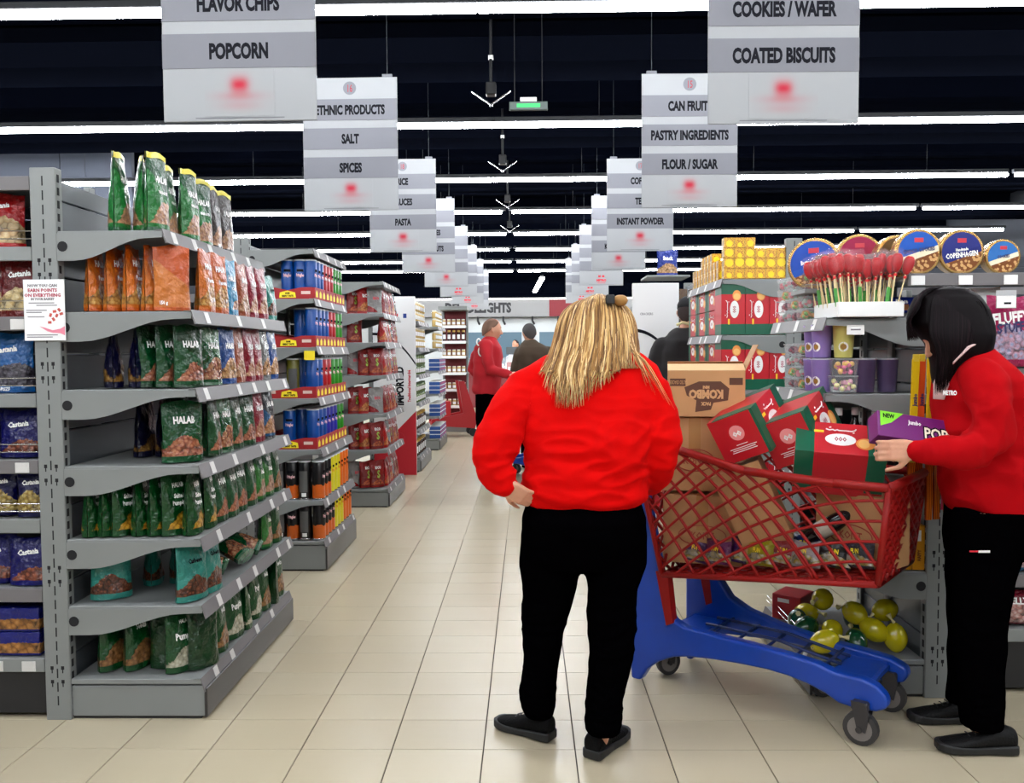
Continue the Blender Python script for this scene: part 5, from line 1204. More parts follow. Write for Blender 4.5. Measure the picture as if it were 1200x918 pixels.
# purple box in her hands
pb = empty('purple_box', W(1066, 507, 3.12), 0, 'purple snack box with green New corner held by dark-haired woman', 'box'); pb.rotation_euler = (-.5, .16, 0)
MB().rbox(-.135, .135, -.04, .04, -.05, .05, .002).build('carton', M('box_purple', srgb(112, 26, 110), .35), pb)
MB().prism([(-.125, .0495), (-.04, .0495), (-.085, .008), (-.125, -.01)], -.0412, -.04).build('green_corner', M('box_lime', srgb(130, 220, 40), .4), pb)
k = MB(); add_text(k, 'NEW', .016, front(-.095, -.0418, .033), bold=.001, res=1); k.build('print', ink, pb)
k = MB(); add_text(k, 'Jumbo', .016, front(-.0, -.0412, .02), bold=.001, res=1); k.build('print', inkw, pb)
k = MB(); add_text(k, 'POPS', .042, front(.085, -.0405, -.012), bold=.007, res=2); k.build('print', ink, pb); k = MB(); add_text(k, 'POPS', .042, front(.085, -.0415, -.012), bold=.0015, res=2); k.build('print', M('ink_cream', srgb(240, 235, 210), .5), pb)
# loose packs on the basket floor
def snack(c, w_=.13, h=.1):
    return lambda: pouch('snack_pack', foil('f_sn%d' % int(sum(c)*999), c, srgb(220, 190, 60), srgb(240, 240, 240), food_h=.5, fs=40), w_, h, .05, None, (('FUN', .018, 0, .62, inky),), int(sum(c)*50), pillow=True)
def loc2w(x, y, z): c, s = math.cos(PA), math.sin(PA); return (PX+x*c-y*s, PY+x*s+y*c, z)
sn = [(-.72, .1, srgb(90, 24, 110)), (-.6, .07, srgb(120, 30, 100)), (-.5, .1, srgb(74, 20, 100)), (-.42, .07, srgb(190, 180, 30)), (-.34, .09, srgb(160, 30, 40)), (-.24, .08, srgb(200, 190, 190)), (-.14, .09, srgb(30, 24, 24)), (-.05, .1, srgb(60, 60, 70)), (-.66, .25, srgb(170, 40, 60)), (-.3, .25, srgb(40, 60, 120))]
for i, (x, y, c) in enumerate(sn):
    place('sn%d' % i, snack(c), loc2w(x, y, .535+.1165*(x+.815)), (-.25, .1*(-1)**i, PA+.2*(-1)**i), '%s snack pack on the trolley floor, %s from the rear' % (('violet', 'plum', 'deep violet', 'lime yellow', 'red', 'pale grey', 'black', 'slate', 'rose red', 'blue')[i], ORD[i]), 'pack', 'snack packs on the trolley floor')
for i in range(3): place('bot', bottle(srgb(20, 16, 18), white), loc2w(-.26+i*.04, .14+i*.05, .7+i*.02), (-.2, .95, PA), 'dark bottle lying slanted in the trolley, %s from the near side' % ORD[i], 'bottle', 'dark bottles lying in the trolley')
# ---------------------------------------------------------------- people
def hring(c, rx, ry, n=28, pw=2.4, rot=0, tx=0, ty=0):
    out = []
    for i in range(n):
        a = 2*PI*i/n; ca, sa = math.cos(a), math.sin(a)
        x = rx*math.copysign(abs(ca)**(2/pw), ca); y = ry*math.copysign(abs(sa)**(2/pw), sa)
        z = x*tx+y*ty; x, y = x*math.cos(rot)-y*math.sin(rot), x*math.sin(rot)+y*math.cos(rot)
        out.append(Vector(c)+Vector((x, y, z)))
    return out
def capsule(mb, pts, rs, n=14):
    """rounded-end tube"""
    pts = [Vector(p) for p in pts]
    a = (pts[0]-pts[1]).normalized(); b = (pts[-1]-pts[-2]).normalized()
    P = [pts[0]+a*rs[0]*.8, pts[0]+a*rs[0]*.5]+pts+[pts[-1]+b*rs[-1]*.5, pts[-1]+b*rs[-1]*.8]
    Rr = [rs[0]*.35, rs[0]*.8]+list(rs)+[rs[-1]*.8, rs[-1]*.35]
    mb.tube(P, Rr, n)
def fuse(name, mb, mat, parent, vox=.008, sm=6, post=None, smf=.5):
    me = bpy.data.meshes.new('t'); me.from_pydata(mb.v, [], mb.f); o = bpy.data.objects.new('t', me); COL.objects.link(o)
    m = o.modifiers.new('r', 'REMESH'); m.mode = 'VOXEL'; m.voxel_size = vox; m.use_smooth_shade = True
    if sm: s = o.modifiers.new('s', 'SMOOTH'); s.iterations = sm; s.factor = smf
    dg = bpy.context.evaluated_depsgraph_get(); nm = bpy.data.meshes.new_from_object(o.evaluated_get(dg))
    bpy.data.objects.remove(o); bpy.data.meshes.remove(me)
    nm.name = name; nm.materials.clear(); nm.materials.append(mat)
    if post:
        ns = [v.normal.copy() for v in nm.vertices]
        for v, nn in zip(nm.vertices, ns): v.co = post(v.co, nn)
    nm.polygons.foreach_set('use_smooth', [True]*len(nm.polygons)); nm.update()
    ob = bpy.data.objects.new(name, nm); COL.objects.link(ob); ob.parent = parent
    return ob
def folds(lst, fine=.0015, seed=0):
    """lst: (centre, direction of the ripple, wavelength, radius, amplitude)"""
    L_ = [(Vector(c), Vector(d).normalized(), wl, r, a) for c, d, wl, r, a in lst]
    def f(p, n):
        h = fine*noise.noise(p*9+Vector((seed, 0, 0)))*2
        for c, d, wl, r, a in L_:
            q = p-c; e = q.length/r
            if e < 2: 
                t_ = q.dot(d); v = d*(t_/wl*.9)+(q-d*t_)/(wl*3.2)+noise.noise_vector(p*6)*.35
                s = .55-2.2*abs(noise.noise(v+Vector((seed*3.1, 7, 0)))); h += a*2.2*math.exp(-e*e*1.2)*s
        return p+n*h
    return f
def hand(mb, wrist, d, nrm, thumb=1, curl=(.5, .7, .5), s=1., spread=.06, thumb_open=.7):
    """d fingers' direction, nrm back of the hand, thumb +1/-1 side along d x nrm"""
    w0 = Vector(wrist); d = Vector(d).normalized(); nrm = Vector(nrm); nrm = (nrm-d*nrm.dot(d)).normalized(); sd = d.cross(nrm)*thumb
    for i, o_ in enumerate((-.03, -.01, .01, .03)):
        mb.tube([w0-d*.02*s+sd*o_*.6*s, w0+d*.03*s+sd*o_*.9*s, w0+d*.085*s+sd*o_*s], [.015*s, .0165*s, .012*s], 8)
    for i, (o_, L_) in enumerate(((-.032, .8), (-.011, .95), (.011, 1.0), (.031, .9))):
        p = w0+d*.083*s+sd*o_*s; a = 0; pts = [p-d*.01*s]; rs = [.0095*s]
        dd = (d+sd*o_*spread/.03*1.0).normalized()
        for j, (ln, cu) in enumerate(zip((.043, .027, .02), curl)):
            a += cu; v = dd*math.cos(a)-nrm*math.sin(a)
            p = p+v*ln*L_*s; pts.append(p); rs.append((.0085, .0075, .0065)[j]*s)
        capsule(mb, pts, rs, 8)
    p = w0+d*.02*s+sd*.03*s; v = (d*.75+sd*thumb_open-nrm*.3).normalized(); p2 = p+v*.042*s; v2 = (d*.95+sd*.25-nrm*.35).normalized()
    capsule(mb, [p-v*.015*s, p, p2, p2+v2*.03*s, p2+v2*.052*s], [.014*s, .0135*s, .011*s, .0095*s, .008*s], 8)
def head_mesh(mb, c, yaw, pitch, s=1.):
    """head with brow, nose, lips, chin and ears; faces +y before the turn"""
    R_ = Matrix.Translation(c) @ Matrix.Rotation(yaw, 4, 'Z') @ Matrix.Rotation(pitch, 4, 'X') @ Matrix.Scale(s, 4)
    rings = []
    G = lambda x, m, w_: math.exp(-((x-m)/w_)**2)
    N = 40; K = 26
    for j in range(K+1):
        ph = -PI/2+PI*(j+.25)/(K+.5); z = .118*math.sin(ph); cr = math.cos(ph)
        ring = []
        for i in range(N):
            th = 2*PI*i/N; x = math.sin(th); y = math.cos(th)
            wx = .074*cr*(1-.2*G(z, -.09, .05)); wy = .092*cr
            px, py = wx*x, wy*y
            if y > 0:
                fr = y**3
                py -= .012*G(z, .0, .12)*fr*0
                py += (.010*G(z, -.095, .022)*G(x, 0, .5))                       # chin
                py += .006*G(z, .032, .014)*G(x, 0, .8)                            # brow
                py -= .010*G(z, .008, .013)*(G(x, .38, .2)+G(x, -.38, .2))*fr       # eye sockets
                py += .005*G(z, -.03, .025)*(G(x, .5, .25)+G(x, -.5, .25))          # cheeks
                py += .005*G(z, -.058, .008)*G(x, 0, .32)+.004*G(z, -.069, .006)*G(x, 0, .3) # lips
                py -= .003*G(z, -.0635, .003)*G(x, 0, .34)
            else: py *= 1.08
            ring.append(R_ @ Vector((px, py, z)))
        rings.append(ring)
    mb.ring(rings)
    nose = [((0, .088, .02), .005), ((0, .098, .0), .0075), ((0, .108, -.02), .010), ((0, .109, -.030), .0115), ((0, .098, -.036), .008)]
    mb.tube([R_ @ Vector(p) for p, r in nose], [r*s for p, r in nose], 8)
    for sx in (-1, 1):
        mb.tube([R_ @ Vector((sx*.010, .097, -.028)), R_ @ Vector((sx*.014, .098, -.034))], .006*s, 6)
        mb.tube([R_ @ Vector(q) for q in ((sx*.072, -.012, .02), (sx*.083, -.022, .018), (sx*.085, -.024, -.005), (sx*.079, -.012, -.025), (sx*.072, -.005, -.03))], [(.008*s, .005*s), (.01*s, .005*s), (.009*s, .005*s), (.007*s, .005*s), (.004*s, .004*s)], 8)
    return R_
def face_bits(par, R_, s, lip, brow):
    ew = M('eye_white', srgb(225, 222, 216), .2); ei = M('eye_dark', srgb(50, 36, 28), .15)
    for sx in (-1, 1):
        e = MB(); c = Vector((sx*.0275, .0725, .008))
        e.ring([[R_ @ (c+Vector((.0135*math.cos(a*PI/6)*q, .009*k_, .0062*math.sin(a*PI/6)*q))) for a in range(12)] for k_, q in ((-.5, 1), (.4, .95), (.8, .6))]); e = e.build('eye', ew, par, smooth=True)
        e2 = MB(); e2.ring([[R_ @ (c+Vector((.005*math.cos(a*PI/6), .008+k_, .005*math.sin(a*PI/6)))) for a in range(12)] for k_ in (-.002, .0004)]); e2.build('iris', ei, e)
        b = MB(); b.tube([R_ @ Vector((sx*q, y, z)) for q, y, z in ((.012, .087, .03), (.028, .084, .036), (.045, .07, .031))], [.002*s, .003*s, .0015*s], 6); b.build('eyebrow', brow, par)
    m = MB(); m.tube([R_ @ Vector((x, .0935-abs(x)*.25, -.0625)) for x in (-.02, -.01, 0, .01, .02)], [(.001, .002), (.003, .004), (.0035, .005), (.003, .004), (.001, .002)], 8); m.build('lips', lip, par, smooth=True)
def pxr(rows, n=28, pw=2.4, dy=0, inset=0):
    """rings from (py, px centre, half width px, Y, ry[, tilt x])"""
    return [hring(W(r[1], r[0], r[3]), r[2]*r[3]/1000-inset, r[4]-inset, n, pw, tx=r[5] if len(r) > 5 else 0) for r in rows]
def pxt(rows, inset=0): return [W(a, b, Y) for a, b, Y, r in rows], [r-inset for a, b, Y, r in rows]
shoe_m = M('shoe_black', (.0016, .0016, .0018), .8, spec=.15, bump=.4, bscale=160); sole_m = M('sole_grey', srgb(24, 24, 25), .6)
def shoe(par, heel, dirv, L_=.255, solem=None, lift=0, upper=None):
    d = Vector((dirv[0], dirv[1], 0)).normalized(); sd = Vector((d.y, -d.x, 0)); h0 = Vector((heel[0], heel[1], lift))
    prof = [(0, .026, .03, .085), (.03, .034, .03, .092), (.1, .036, .03, .098), (.25, .036, .03, .096), (.4, .035, .03, .078), (.55, .040, .028, .064), (.72, .045, .026, .054), (.86, .042, .026, .046), (.95, .032, .026, .038), (1, .014, .026, .03)]
    u = MB(); rings = []
    for t_, hw, z0, z1 in prof:
        rings.append([h0+d*(t_*L_)+sd*(hw*math.copysign(abs(math.cos(a))**.8, math.cos(a)))+Vector((0, 0, (z0+z1)/2-.006+((z1-z0)/2+.006)*math.sin(a))) for a in [2*PI*i/18 for i in range(18)]])
    u.ring(rings); up = fuse('shoe', u, upper or shoe_m, par, .004, 3)
    s = MB(); rs = []
    for t_, hw, z0, z1 in prof:
        zt = .03+.004*math.cos(t_*6); lw = .004+.01*max(0, t_-.85)*4
        rs.append([h0+d*(t_*L_*1.02-.003)+sd*(hw+.004)*q+Vector((0, 0, z)) for q, z in ((-.9, lw), (.9, lw), (1, lw+.006), (1, zt), (.95, zt+.004), (-.95, zt+.004), (-1, zt), (-1, lw+.006))])
    s.ring(rs); fuse('sole', s, solem or sole_m, None, .0035, 2).parent = up
    la = MB()
    for i in range(4): c = h0+d*L_*(.38+.075*i)+Vector((0, 0, .088-.008*i)); la.tube([c-sd*.02, c+Vector((0, 0, .004)), c+sd*.02], .0022, 6)
    la.build('laces', black, up)
    return up
skin = M('skin', srgb(206, 150, 122), .5, var=.05, vscale=30); skin.node_tree.nodes['Principled BSDF'].inputs['Subsurface Weight'].default_value = .12
lipm = M('lips', srgb(176, 84, 80), .4)
redf = M('fleece_red', (.62, .0015, .0012), .95, bump=.12, bscale=260, spec=.08)
blkf = M('trouser_black', (.0008, .0007, .001), .95, bump=.1, bscale=200, spec=0)

# ---- blonde woman from behind
p1 = empty('person', (.13, 3.08, 0), 0, 'person with long blonde hair in red sweatshirt leaning at the trolley, seen from behind', 'person')
class Off:  # children are built in world coordinates
    pass
def adopt(root):
    """shift freshly built world-space children of root into its frame"""
    inv = Matrix.Translation(root.location).inverted()
    for c in root.children: c.matrix_parent_inverse = inv
TOR = [(590, 684, 68, 3.05, .145), (584, 684, 75, 3.05, .162), (576, 684, 76.5, 3.05, .166), (566, 685, 75, 3.05, .155), (550, 686, 72, 3.05, .148), (525, 687, 74, 3.06, .148), (498, 689, 79, 3.09, .148), (470, 691, 84, 3.13, .145), (447, 692, 86, 3.17, .132), (428, 694, 76, 3.2, .112), (416, 697, 58, 3.22, .09), (406, 700, 36, 3.24, .07), (400, 701, 29, 3.26, .062)]
AL = [(640, 446, 3.17, .078), (614, 458, 3.13, .08), (597, 482, 3.07, .078), (584, 510, 3.01, .076), (578, 533, 2.97, .073), (579, 550, 2.95, .063), (586, 563, 2.94, .05), (592, 570, 2.93, .040)]
AR = [(742, 448, 3.17, .078), (762, 462, 3.14, .08), (771, 490, 3.10, .078), (773, 515, 3.06, .077), (771, 538, 3.06, .074), (766, 556, 3.12, .064), (762, 565, 3.22, .052), (762, 568, 3.32, .042)]
def bodyparts(mb, tor, arms, legs, inset=.018):
    mb.ring(pxr(tor, inset=inset))
    for a in arms: P, R_ = pxt(a, inset); capsule(mb, P, R_)
    for l in legs: mb.ring(pxr(l, 20, 2, inset=inset*.8))
mb = MB(); mb.ring(pxr(TOR)); 
for A in (AL, AR): P, R_ = pxt(A); capsule(mb, P, R_, 18)
fo = folds([(W(684, 566, 2.9), (.1, 0, 1), .045, .3, .008), (W(640, 545, 2.92), (.5, 0, 1), .06, .14, .008), (W(735, 530, 2.95), (-1, 0, .8), .07, .14, .012), (W(590, 520, 2.98), (-.3, 0, 1), .06, .12, .010), (W(605, 480, 3.02), (.6, 0, .8), .08, .12, .008),
            (W(780, 520, 3.02), (.2, 0, 1), .055, .12, .010), (W(700, 500, 2.97), (.2, 0, 1), .13, .2, .006), (W(760, 470, 3.05), (-.7, 0, .7), .08, .12, .007), (W(625, 470, 3.05), (-1, 0, .3), .06, .09, .009), (W(582, 550, 2.95), (0, 0, 1), .035, .08, .008)], .004, 1)
sw = fuse('sweatshirt', mb, redf, p1, .0075, 5, fo)
hb = MB(); hb.ring([hring(W(c, y, 3.05), hw*3.05/1000, ry, 32) for y, c, hw, ry in ((590, 684, 71, .15), (584, 684, 74, .158), (572, 684, 75.5, .16), (568, 684, 73, .15))], cap=False)
fuse('hem_band', hb, redf, sw, .006, 2, folds([(W(684, 580, 2.9), (.15, 0, 1), .02, .3, .002)], .004, 2)) if False else None
LEGS1 = [[(600, 655, 40, 3.03, .13), (625, 648, 39, 3.03, .13), (662, 646, 38, 3.04, .115), (690, 644, 32, 3.05, .1), (715, 639, 28, 3.07, .09), (738, 637, 26, 3.09, .085), (765, 635, 22, 3.11, .08), (790, 632, 21.5, 3.13, .078), (812, 630, 23, 3.14, .082), (828, 630, 21, 3.14, .072), (838, 631, 17, 3.14, .055)],
         [(600, 713, 40, 3.02, .13), (625, 720, 38, 3.02, .13), (660, 720, 37, 3.02, .115), (690, 717, 29.5, 3.01, .1), (738, 717, 28.5, 3.01, .092), (765, 716, 26.5, 3.0, .085), (790, 713, 25, 3.0, .082), (820, 708, 22.5, 2.99, .078), (845, 707, 23, 2.98, .078), (857, 707, 21, 2.98, .066)]]
mb = MB(); mb.ring(pxr([(566, 684, 60, 3.04, .12), (586, 684, 66, 3.04, .135), (605, 684, 73.5, 3.02, .158), (630, 684, 74.5, 3.02, .155), (650, 684, 72, 3.02, .14), (662, 684, 66, 3.02, .12)], 32))
for l in LEGS1: mb.ring(pxr(l, 24, 2.1))
fuse('trousers', mb, blkf, p1, .008, 5, folds([(W(636, 735, 3.0), (.2, 0, 1), .05, .12, .006), (W(716, 745, 2.93), (-.2, 0, 1), .05, .12, .007), (W(630, 812, 3.06), (0, 0, 1), .03, .09, .005), (W(708, 830, 2.92), (.1, 0, 1), .03, .09, .006), (W(684, 620, 2.88), (.6, 0, 1), .1, .2, .003)], .003, 3))
mb = MB()
bodyparts(mb, TOR, [AL, AR], LEGS1, .02)
mb.ring(pxr([(585, 684, 60, 3.03, .13), (640, 684, 62, 3.02, .13)], 28))
hc = W(699, 387, 3.33)
capsule(mb, [W(700, 415, 3.25), hc+Vector((0, -.03, -.06))], [.055, .055], 16)
R1_ = head_mesh(mb, hc, 0, -.55, 1.0)
hand(mb, W(594, 571, 2.92), (.8, .12, -.5), (-.25, -.95, -.2), 1, (.45, .8, .6), .86)
hand(mb, W(762, 568, 3.36), (.3, 1, .1), (0, -.1, 1), -1, (.6, .9, .6), .92)
for (a, b) in ((W(631, 832, 3.14), Vector((.062, 3.15, .03))), (W(707, 853, 2.98), Vector((.245, 3.0, .03)))): capsule(mb, [a+Vector((0, 0, .1)), a, b], [.034, .031, .03], 14)
body = fuse('body', mb, skin, p1, .0055, 3)
face_bits(p1, R1_, 1, lipm, M('brow_blonde', srgb(130, 100, 60), .8))
shoe(p1, (.085, 3.105), (-.84, .54), .25); shoe(p1, (.218, 2.955), (.55, .83), .25)
hair_ms = [M('hair_%d' % i, c, .5, spec=.3) for i, c in enumerate((srgb(206, 168, 108), srgb(160, 118, 66), srgb(232, 200, 146), srgb(112, 78, 44)))]
def strands(name, mats, gen, N, parent, wd=(.004, .0035), seed=1, segs=16, pick=(0, 0, 1, 1, 2, 3, 3, 1)):
    R_ = random.Random(seed); mb = MB()
    for i in range(N):
        path = gen(R_)   # list of control points
        pts = []
        n = len(path)-1
        for k in range(segs+1):
            t_ = k/segs*n; j = min(int(t_), n-1); f = t_-j
            p0, p1_, p2, p3 = path[max(j-1, 0)], path[j], path[j+1], path[min(j+2, n)]
            pts.append(.5*((2*p1_)+(p2-p0)*f+(2*p0-5*p1_+4*p2-p3)*f*f+(3*p1_-p0-3*p2+p3)*f**3))
        w_ = R_.uniform(*sorted(wd)) 
        mb.tube(pts, [(w_*(1 if k < segs*.7 else max(.12, 1-(k/segs-.7)/.32)),)*2 for k in range(segs+1)], 5, R_.choice(pick))
    return mb.build(name, mats, parent, smooth=True)
# scalp shell
cap = MB(); cap.ring([hring(W(c, y, Y), hw*Y/1000, ry, 24, 2.2) for y, c, hw, Y, ry in ((353, 701, 10, 3.37, .03), (356, 700, 20, 3.36, .06), (362, 699, 31, 3.35, .08), (375, 699, 36, 3.33, .095), (392, 698, 39, 3.30, .105), (410, 696, 40, 3.24, .095), (424, 692, 36, 3.17, .06))])
fuse('hair_base', cap, hair_ms[1], p1, .008, 2)
def bgen(R_):
    a = R_.uniform(-1, 1); a = math.copysign(abs(a)**.9, a); lay = R_.random()
    e = R_.uniform(-1, 1)
    prof = [(-1, 436), (-.8, 460), (-.6, 478), (-.35, 481), (-.1, 474), (.1, 462), (.35, 450), (.6, 436), (.85, 424), (1, 418)]
    for (x0, y0), (x1, y1) in zip(prof, prof[1:]):
        if x0 <= a <= x1: ye = y0+(y1-y0)*(a-x0)/(x1-x0)
    ye -= R_.random()**1.6*42
    Yb = lambda y: 2.945 if y > 470 else 3.045-(y-430)/40*.095 if y > 430 else 3.045+(430-y)*.002
    o = lay*.012; j = lambda s: R_.uniform(-s, s)
    xe = 690+a*58+j(6)
    pts = [W(702+a*8+j(2), 346+a*a*3+j(1), 3.33), W(700+a*34, 350+abs(a)*10+j(1.5), 3.24+.09*abs(a)), W(699+a*45+j(2), 380+j(3), 3.175+.1*a*a-o), W(697+a*50+j(3), 408, 3.12+.09*a*a-o), W(693+a*56+j(4), 432, 3.035+.07*a*a-o)]
    if ye > 436: pts += [W((692+a*57+xe)/2, (432+ye)/2, Yb((432+ye)/2)+.05*a*a-o), W(xe, ye, Yb(ye)+.05*a*a-o)]
    return pts
strands('hair', hair_ms, bgen, 760, p1, (.0012, .0034), 3)
def bgen2(R_):
    a = R_.random(); j = lambda s: R_.uniform(-s, s)
    return [W(705, 347, 3.33), W(728, 362+j(3), 3.28), W(738+j(2), 390, 3.22), W(741+j(3), 408, 3.12), W(746+a*16+j(3), 424+a*5, 3.055), W(752+a*40, 440+a*42+j(8), 3.04-.01*a)]
strands('loose_hair', hair_ms, bgen2, 26, p1, (.0012, .002), 8)
bun = MB(); bun.ring([hring(W(727, 352, 3.27)+Vector((0, 0, dz)), r, r*.8, 16) for dz, r in ((-.022, .012), (-.014, .024), (0, .03), (.012, .026), (.02, .012))]); fuse('hair_bun', bun, hair_ms[1], p1, .004, 2)
cl = MB(); cl.rbox(-.02, .014, -.012, .012, -.018, .018, .004, mat=T(W(716, 351, 3.24))); cl.build('hair_claw', black, p1)
adopt(p1)

# ---- dark-haired woman, side view
p2 = empty('person', (1.68, 3.14, 0), 0, 'person with dark bob and red cardigan facing left, holding a purple box', 'person')
TOR2 = [(600, 1164, 47, 3.15, .165), (592, 1163, 50, 3.15, .175), (560, 1160, 52, 3.15, .172), (525, 1156, 54, 3.15, .17), (490, 1153, 54, 3.15, .172), (465, 1149, 50, 3.15, .18), (445, 1145, 43, 3.15, .185), (430, 1142, 36, 3.15, .165), (418, 1139, 28, 3.15, .12), (408, 1136, 22, 3.15, .08), (400, 1134, 19, 3.15, .066)]
A2N = [(1148, 440, 3.02, .07), (1156, 458, 2.98, .074), (1161, 485, 2.95, .072), (1160, 510, 2.94, .07), (1146, 526, 2.93, .064), (1118, 529, 2.92, .057), (1092, 529, 2.93, .05), (1072, 528, 2.95, .042)]
A2F = [(1140, 440, 3.28, .07), (1146, 460, 3.32, .072), (1148, 490, 3.35, .068), (1140, 518, 3.35, .062), (1105, 524, 3.33, .052), (1082, 522, 3.3, .042)]
mb = MB(); mb.ring(pxr(TOR2))
for A in (A2N, A2F): P, R_ = pxt(A); capsule(mb, P, R_, 18)
fo = folds([(W(1150, 500, 2.9), (.7, 0, .7), .05, .12, .009), (W(1140, 525, 2.87), (1, 0, .3), .045, .1, .008), (W(1155, 455, 2.92), (.5, 0, .9), .06, .1, .007), (W(1175, 545, 2.98), (.5, 0, 1), .07, .15, .008), (W(1135, 580, 3.0), (.3, 0, 1), .06, .15, .007), (W(1085, 528, 2.9), (1, 0, 0), .03, .06, .004), (W(1180, 470, 3.0), (1, 0, .4), .07, .12, .009), (W(1165, 500, 2.95), (.2, 0, 1), .08, .2, .006)], .005, 7)
sw = fuse('cardigan', mb, M('knit_crimson', (.42, .0022, .005), .95, bump=.12, bscale=260, spec=.08), p2, .0075, 5, fo)
col_ = MB(); col_.tube([W(1107, 436, 3.08), W(1118, 424, 3.04), W(1135, 407, 3.03), W(1152, 399, 3.08), W(1158, 398, 3.15), W(1152, 399, 3.22), W(1120, 420, 3.24)], (.010, .0045), 8); col_.build('shirt_collar', M('shirt_pink_grey', srgb(200, 170, 168), .8), p2, smooth=True)
sf = MB(); sf.tube([W(1108, 432, 3.12), W(1103, 450, 3.10), W(1100, 468, 3.09)], [(.010, .02), (.010, .028), (.006, .02)], 10); sf.build('shirt_front', M('shirt_pink_grey'), p2, smooth=True)
k = MB(); add_text(k, 'METRO', .015, lambda x, y: tuple(W(1103, 459, 3.0)+Vector((x*.6-.012, -.085-x*.5, y))), sx=.8, bold=.001)
LEGS2 = [[(598, 1164, 44, 3.07, .11), (640, 1156, 40, 3.06, .105), (678, 1151, 35, 3.05, .098), (743, 1148, 29, 3.05, .085), (792, 1148, 26, 3.05, .08), (830, 1150, 24, 3.05, .078), (850, 1151, 23, 3.05, .075)],
         [(598, 1160, 42, 3.24, .1), (640, 1148, 38, 3.26, .1), (678, 1142, 33, 3.27, .09), (743, 1138, 25, 3.28, .08), (792, 1134, 22, 3.29, .072), (822, 1130, 20, 3.29, .068)]]
mb = MB(); mb.ring(pxr([(580, 1164, 45, 3.15, .165), (600, 1163, 47, 3.15, .17), (630, 1158, 45, 3.15, .165), (650, 1154, 40, 3.15, .14)]))
for l in LEGS2: mb.ring(pxr(l, 24, 2.1))
tr2 = fuse('trousers', mb, blkf, p2, .008, 5, folds([(W(1145, 735, 2.96), (.3, 0, 1), .06, .12, .005), (W(1150, 835, 2.97), (0, 0, 1), .03, .08, .005), (W(1150, 640, 2.95), (.5, 0, 1), .08, .15, .004)], .003, 4))
lb = MB(); lb.rbox(-.035, -.005, -.002, .0, -.004, .002, .0003, mat=T(W(1148, 646, 2.945))); lb.build('red_label', inkr, tr2); lb = MB(); lb.rbox(-.005, .035, -.002, .0, -.006, .002, .0003, mat=T(W(1148, 646, 2.945))); lb.build('white_label', inkw, tr2)
mb = MB(); bodyparts(mb, TOR2, [A2N, A2F], LEGS2, .02); mb.ring(pxr([(590, 1163, 40, 3.15, .14), (650, 1156, 36, 3.15, .13)]))
hc = W(1110, 394, 3.16); capsule(mb, [W(1134, 420, 3.15), W(1120, 402, 3.15)], [.055, .052], 16)
R2_ = head_mesh(mb, hc, PI/2+.12, -.5, .9)
hand(mb, W(1070, 528, 2.95), (-1, .25, -.03), (-.25, -1, .15), -1, (.55, .75, .5), .92, thumb_open=.9)
hand(mb, W(1078, 522, 3.28), (-1, -.2, 0), (0, .6, .8), -1, (.5, .7, .5), .95)
capsule(mb, [W(1151, 845, 3.05), W(1152, 862, 3.05)], [.04, .036]); capsule(mb, [W(1130, 820, 3.29), W(1128, 838, 3.28)], [.04, .036])
body = fuse('body', mb, skin, p2, .0055, 3)
face_bits(p2, R2_, .98, lipm, M('brow_dark', srgb(40, 26, 24), .8))
s1 = W(1180, 868, 3.03); shoe(p2, (1.735, 3.02), (-1, .06), .27, upper=M('shoe_charcoal', (.0028, .0028, .0032), .6, spec=.25, bump=.3, bscale=120)); shoe(p2, (1.735, 3.27), (-1, .05), .26, upper=M('shoe_charcoal'))
dk = [M('dhair_%d' % i, c, .5, spec=.1) for i, c in enumerate(((.006, .0025, .004), (.003, .0013, .002), (.012, .005, .007), (.002, .001, .0015)))]
cap = MB(); cap.ring([hring(W(c, y, 3.15), hw*3.15/1000, ry, 28, 2.2) for y, c, hw, ry in ((336, 1109, 9, .03), (340, 1109, 25, .06), (348, 1110, 36, .083), (362, 1111, 44, .098), (380, 1113, 48, .108), (392, 1120, 42, .112), (402, 1124, 36, .112), (412, 1124, 34, .108), (424, 1121, 27, .1), (438, 1115, 20, .092), (452, 1110, 12, .08))])
fuse('hair_base', cap, dk[1], p2, .007, 4)
def dgen(R_):
    a = R_.uniform(-1, 1); b = R_.uniform(-1, 1); j = lambda s: R_.uniform(-s, s); side = -1 if R_.random() < .72 else 1
    yy = lambda r: 3.15+side*r
    if a < -.55:   # fringe towards the face
        return [W(1108+j(4), 336+j(1), 3.15+j(.02)), W(1090+a*8, 343+j(2), yy(.05)), W(1073+j(3), 360+j(3), yy(.08*abs(b)+.01)), W(1065+j(2), 378, yy(.075*abs(b)+.01)), W(1070+j(7), 396+j(4), yy(.07*abs(b)+.01))]
    xe = 1109+a*22+j(3); ye = 458-max(0, (a+.2))*46+j(5)
    if a > .5: xe += 14*(a-.5)
    return [W(1110+j(5), 336+j(1), 3.15+j(.02)), W(1112+a*34, 347+abs(a)*3, yy(.07)), W(1114+a*44, 368, yy(.1*(1-.25*a*a))), W(1114+a*45, 392, yy(.12*(1-.3*a*a))), W(1115+a*32, 415, yy(.118*(1-.3*a*a))), W(xe, ye, yy(.095*(1-.2*a*a)))]
strands('hair', dk, dgen, 620, p2, (.0022, .004), 5)
k.build('logo_print', inkw, p2)
adopt(p2)

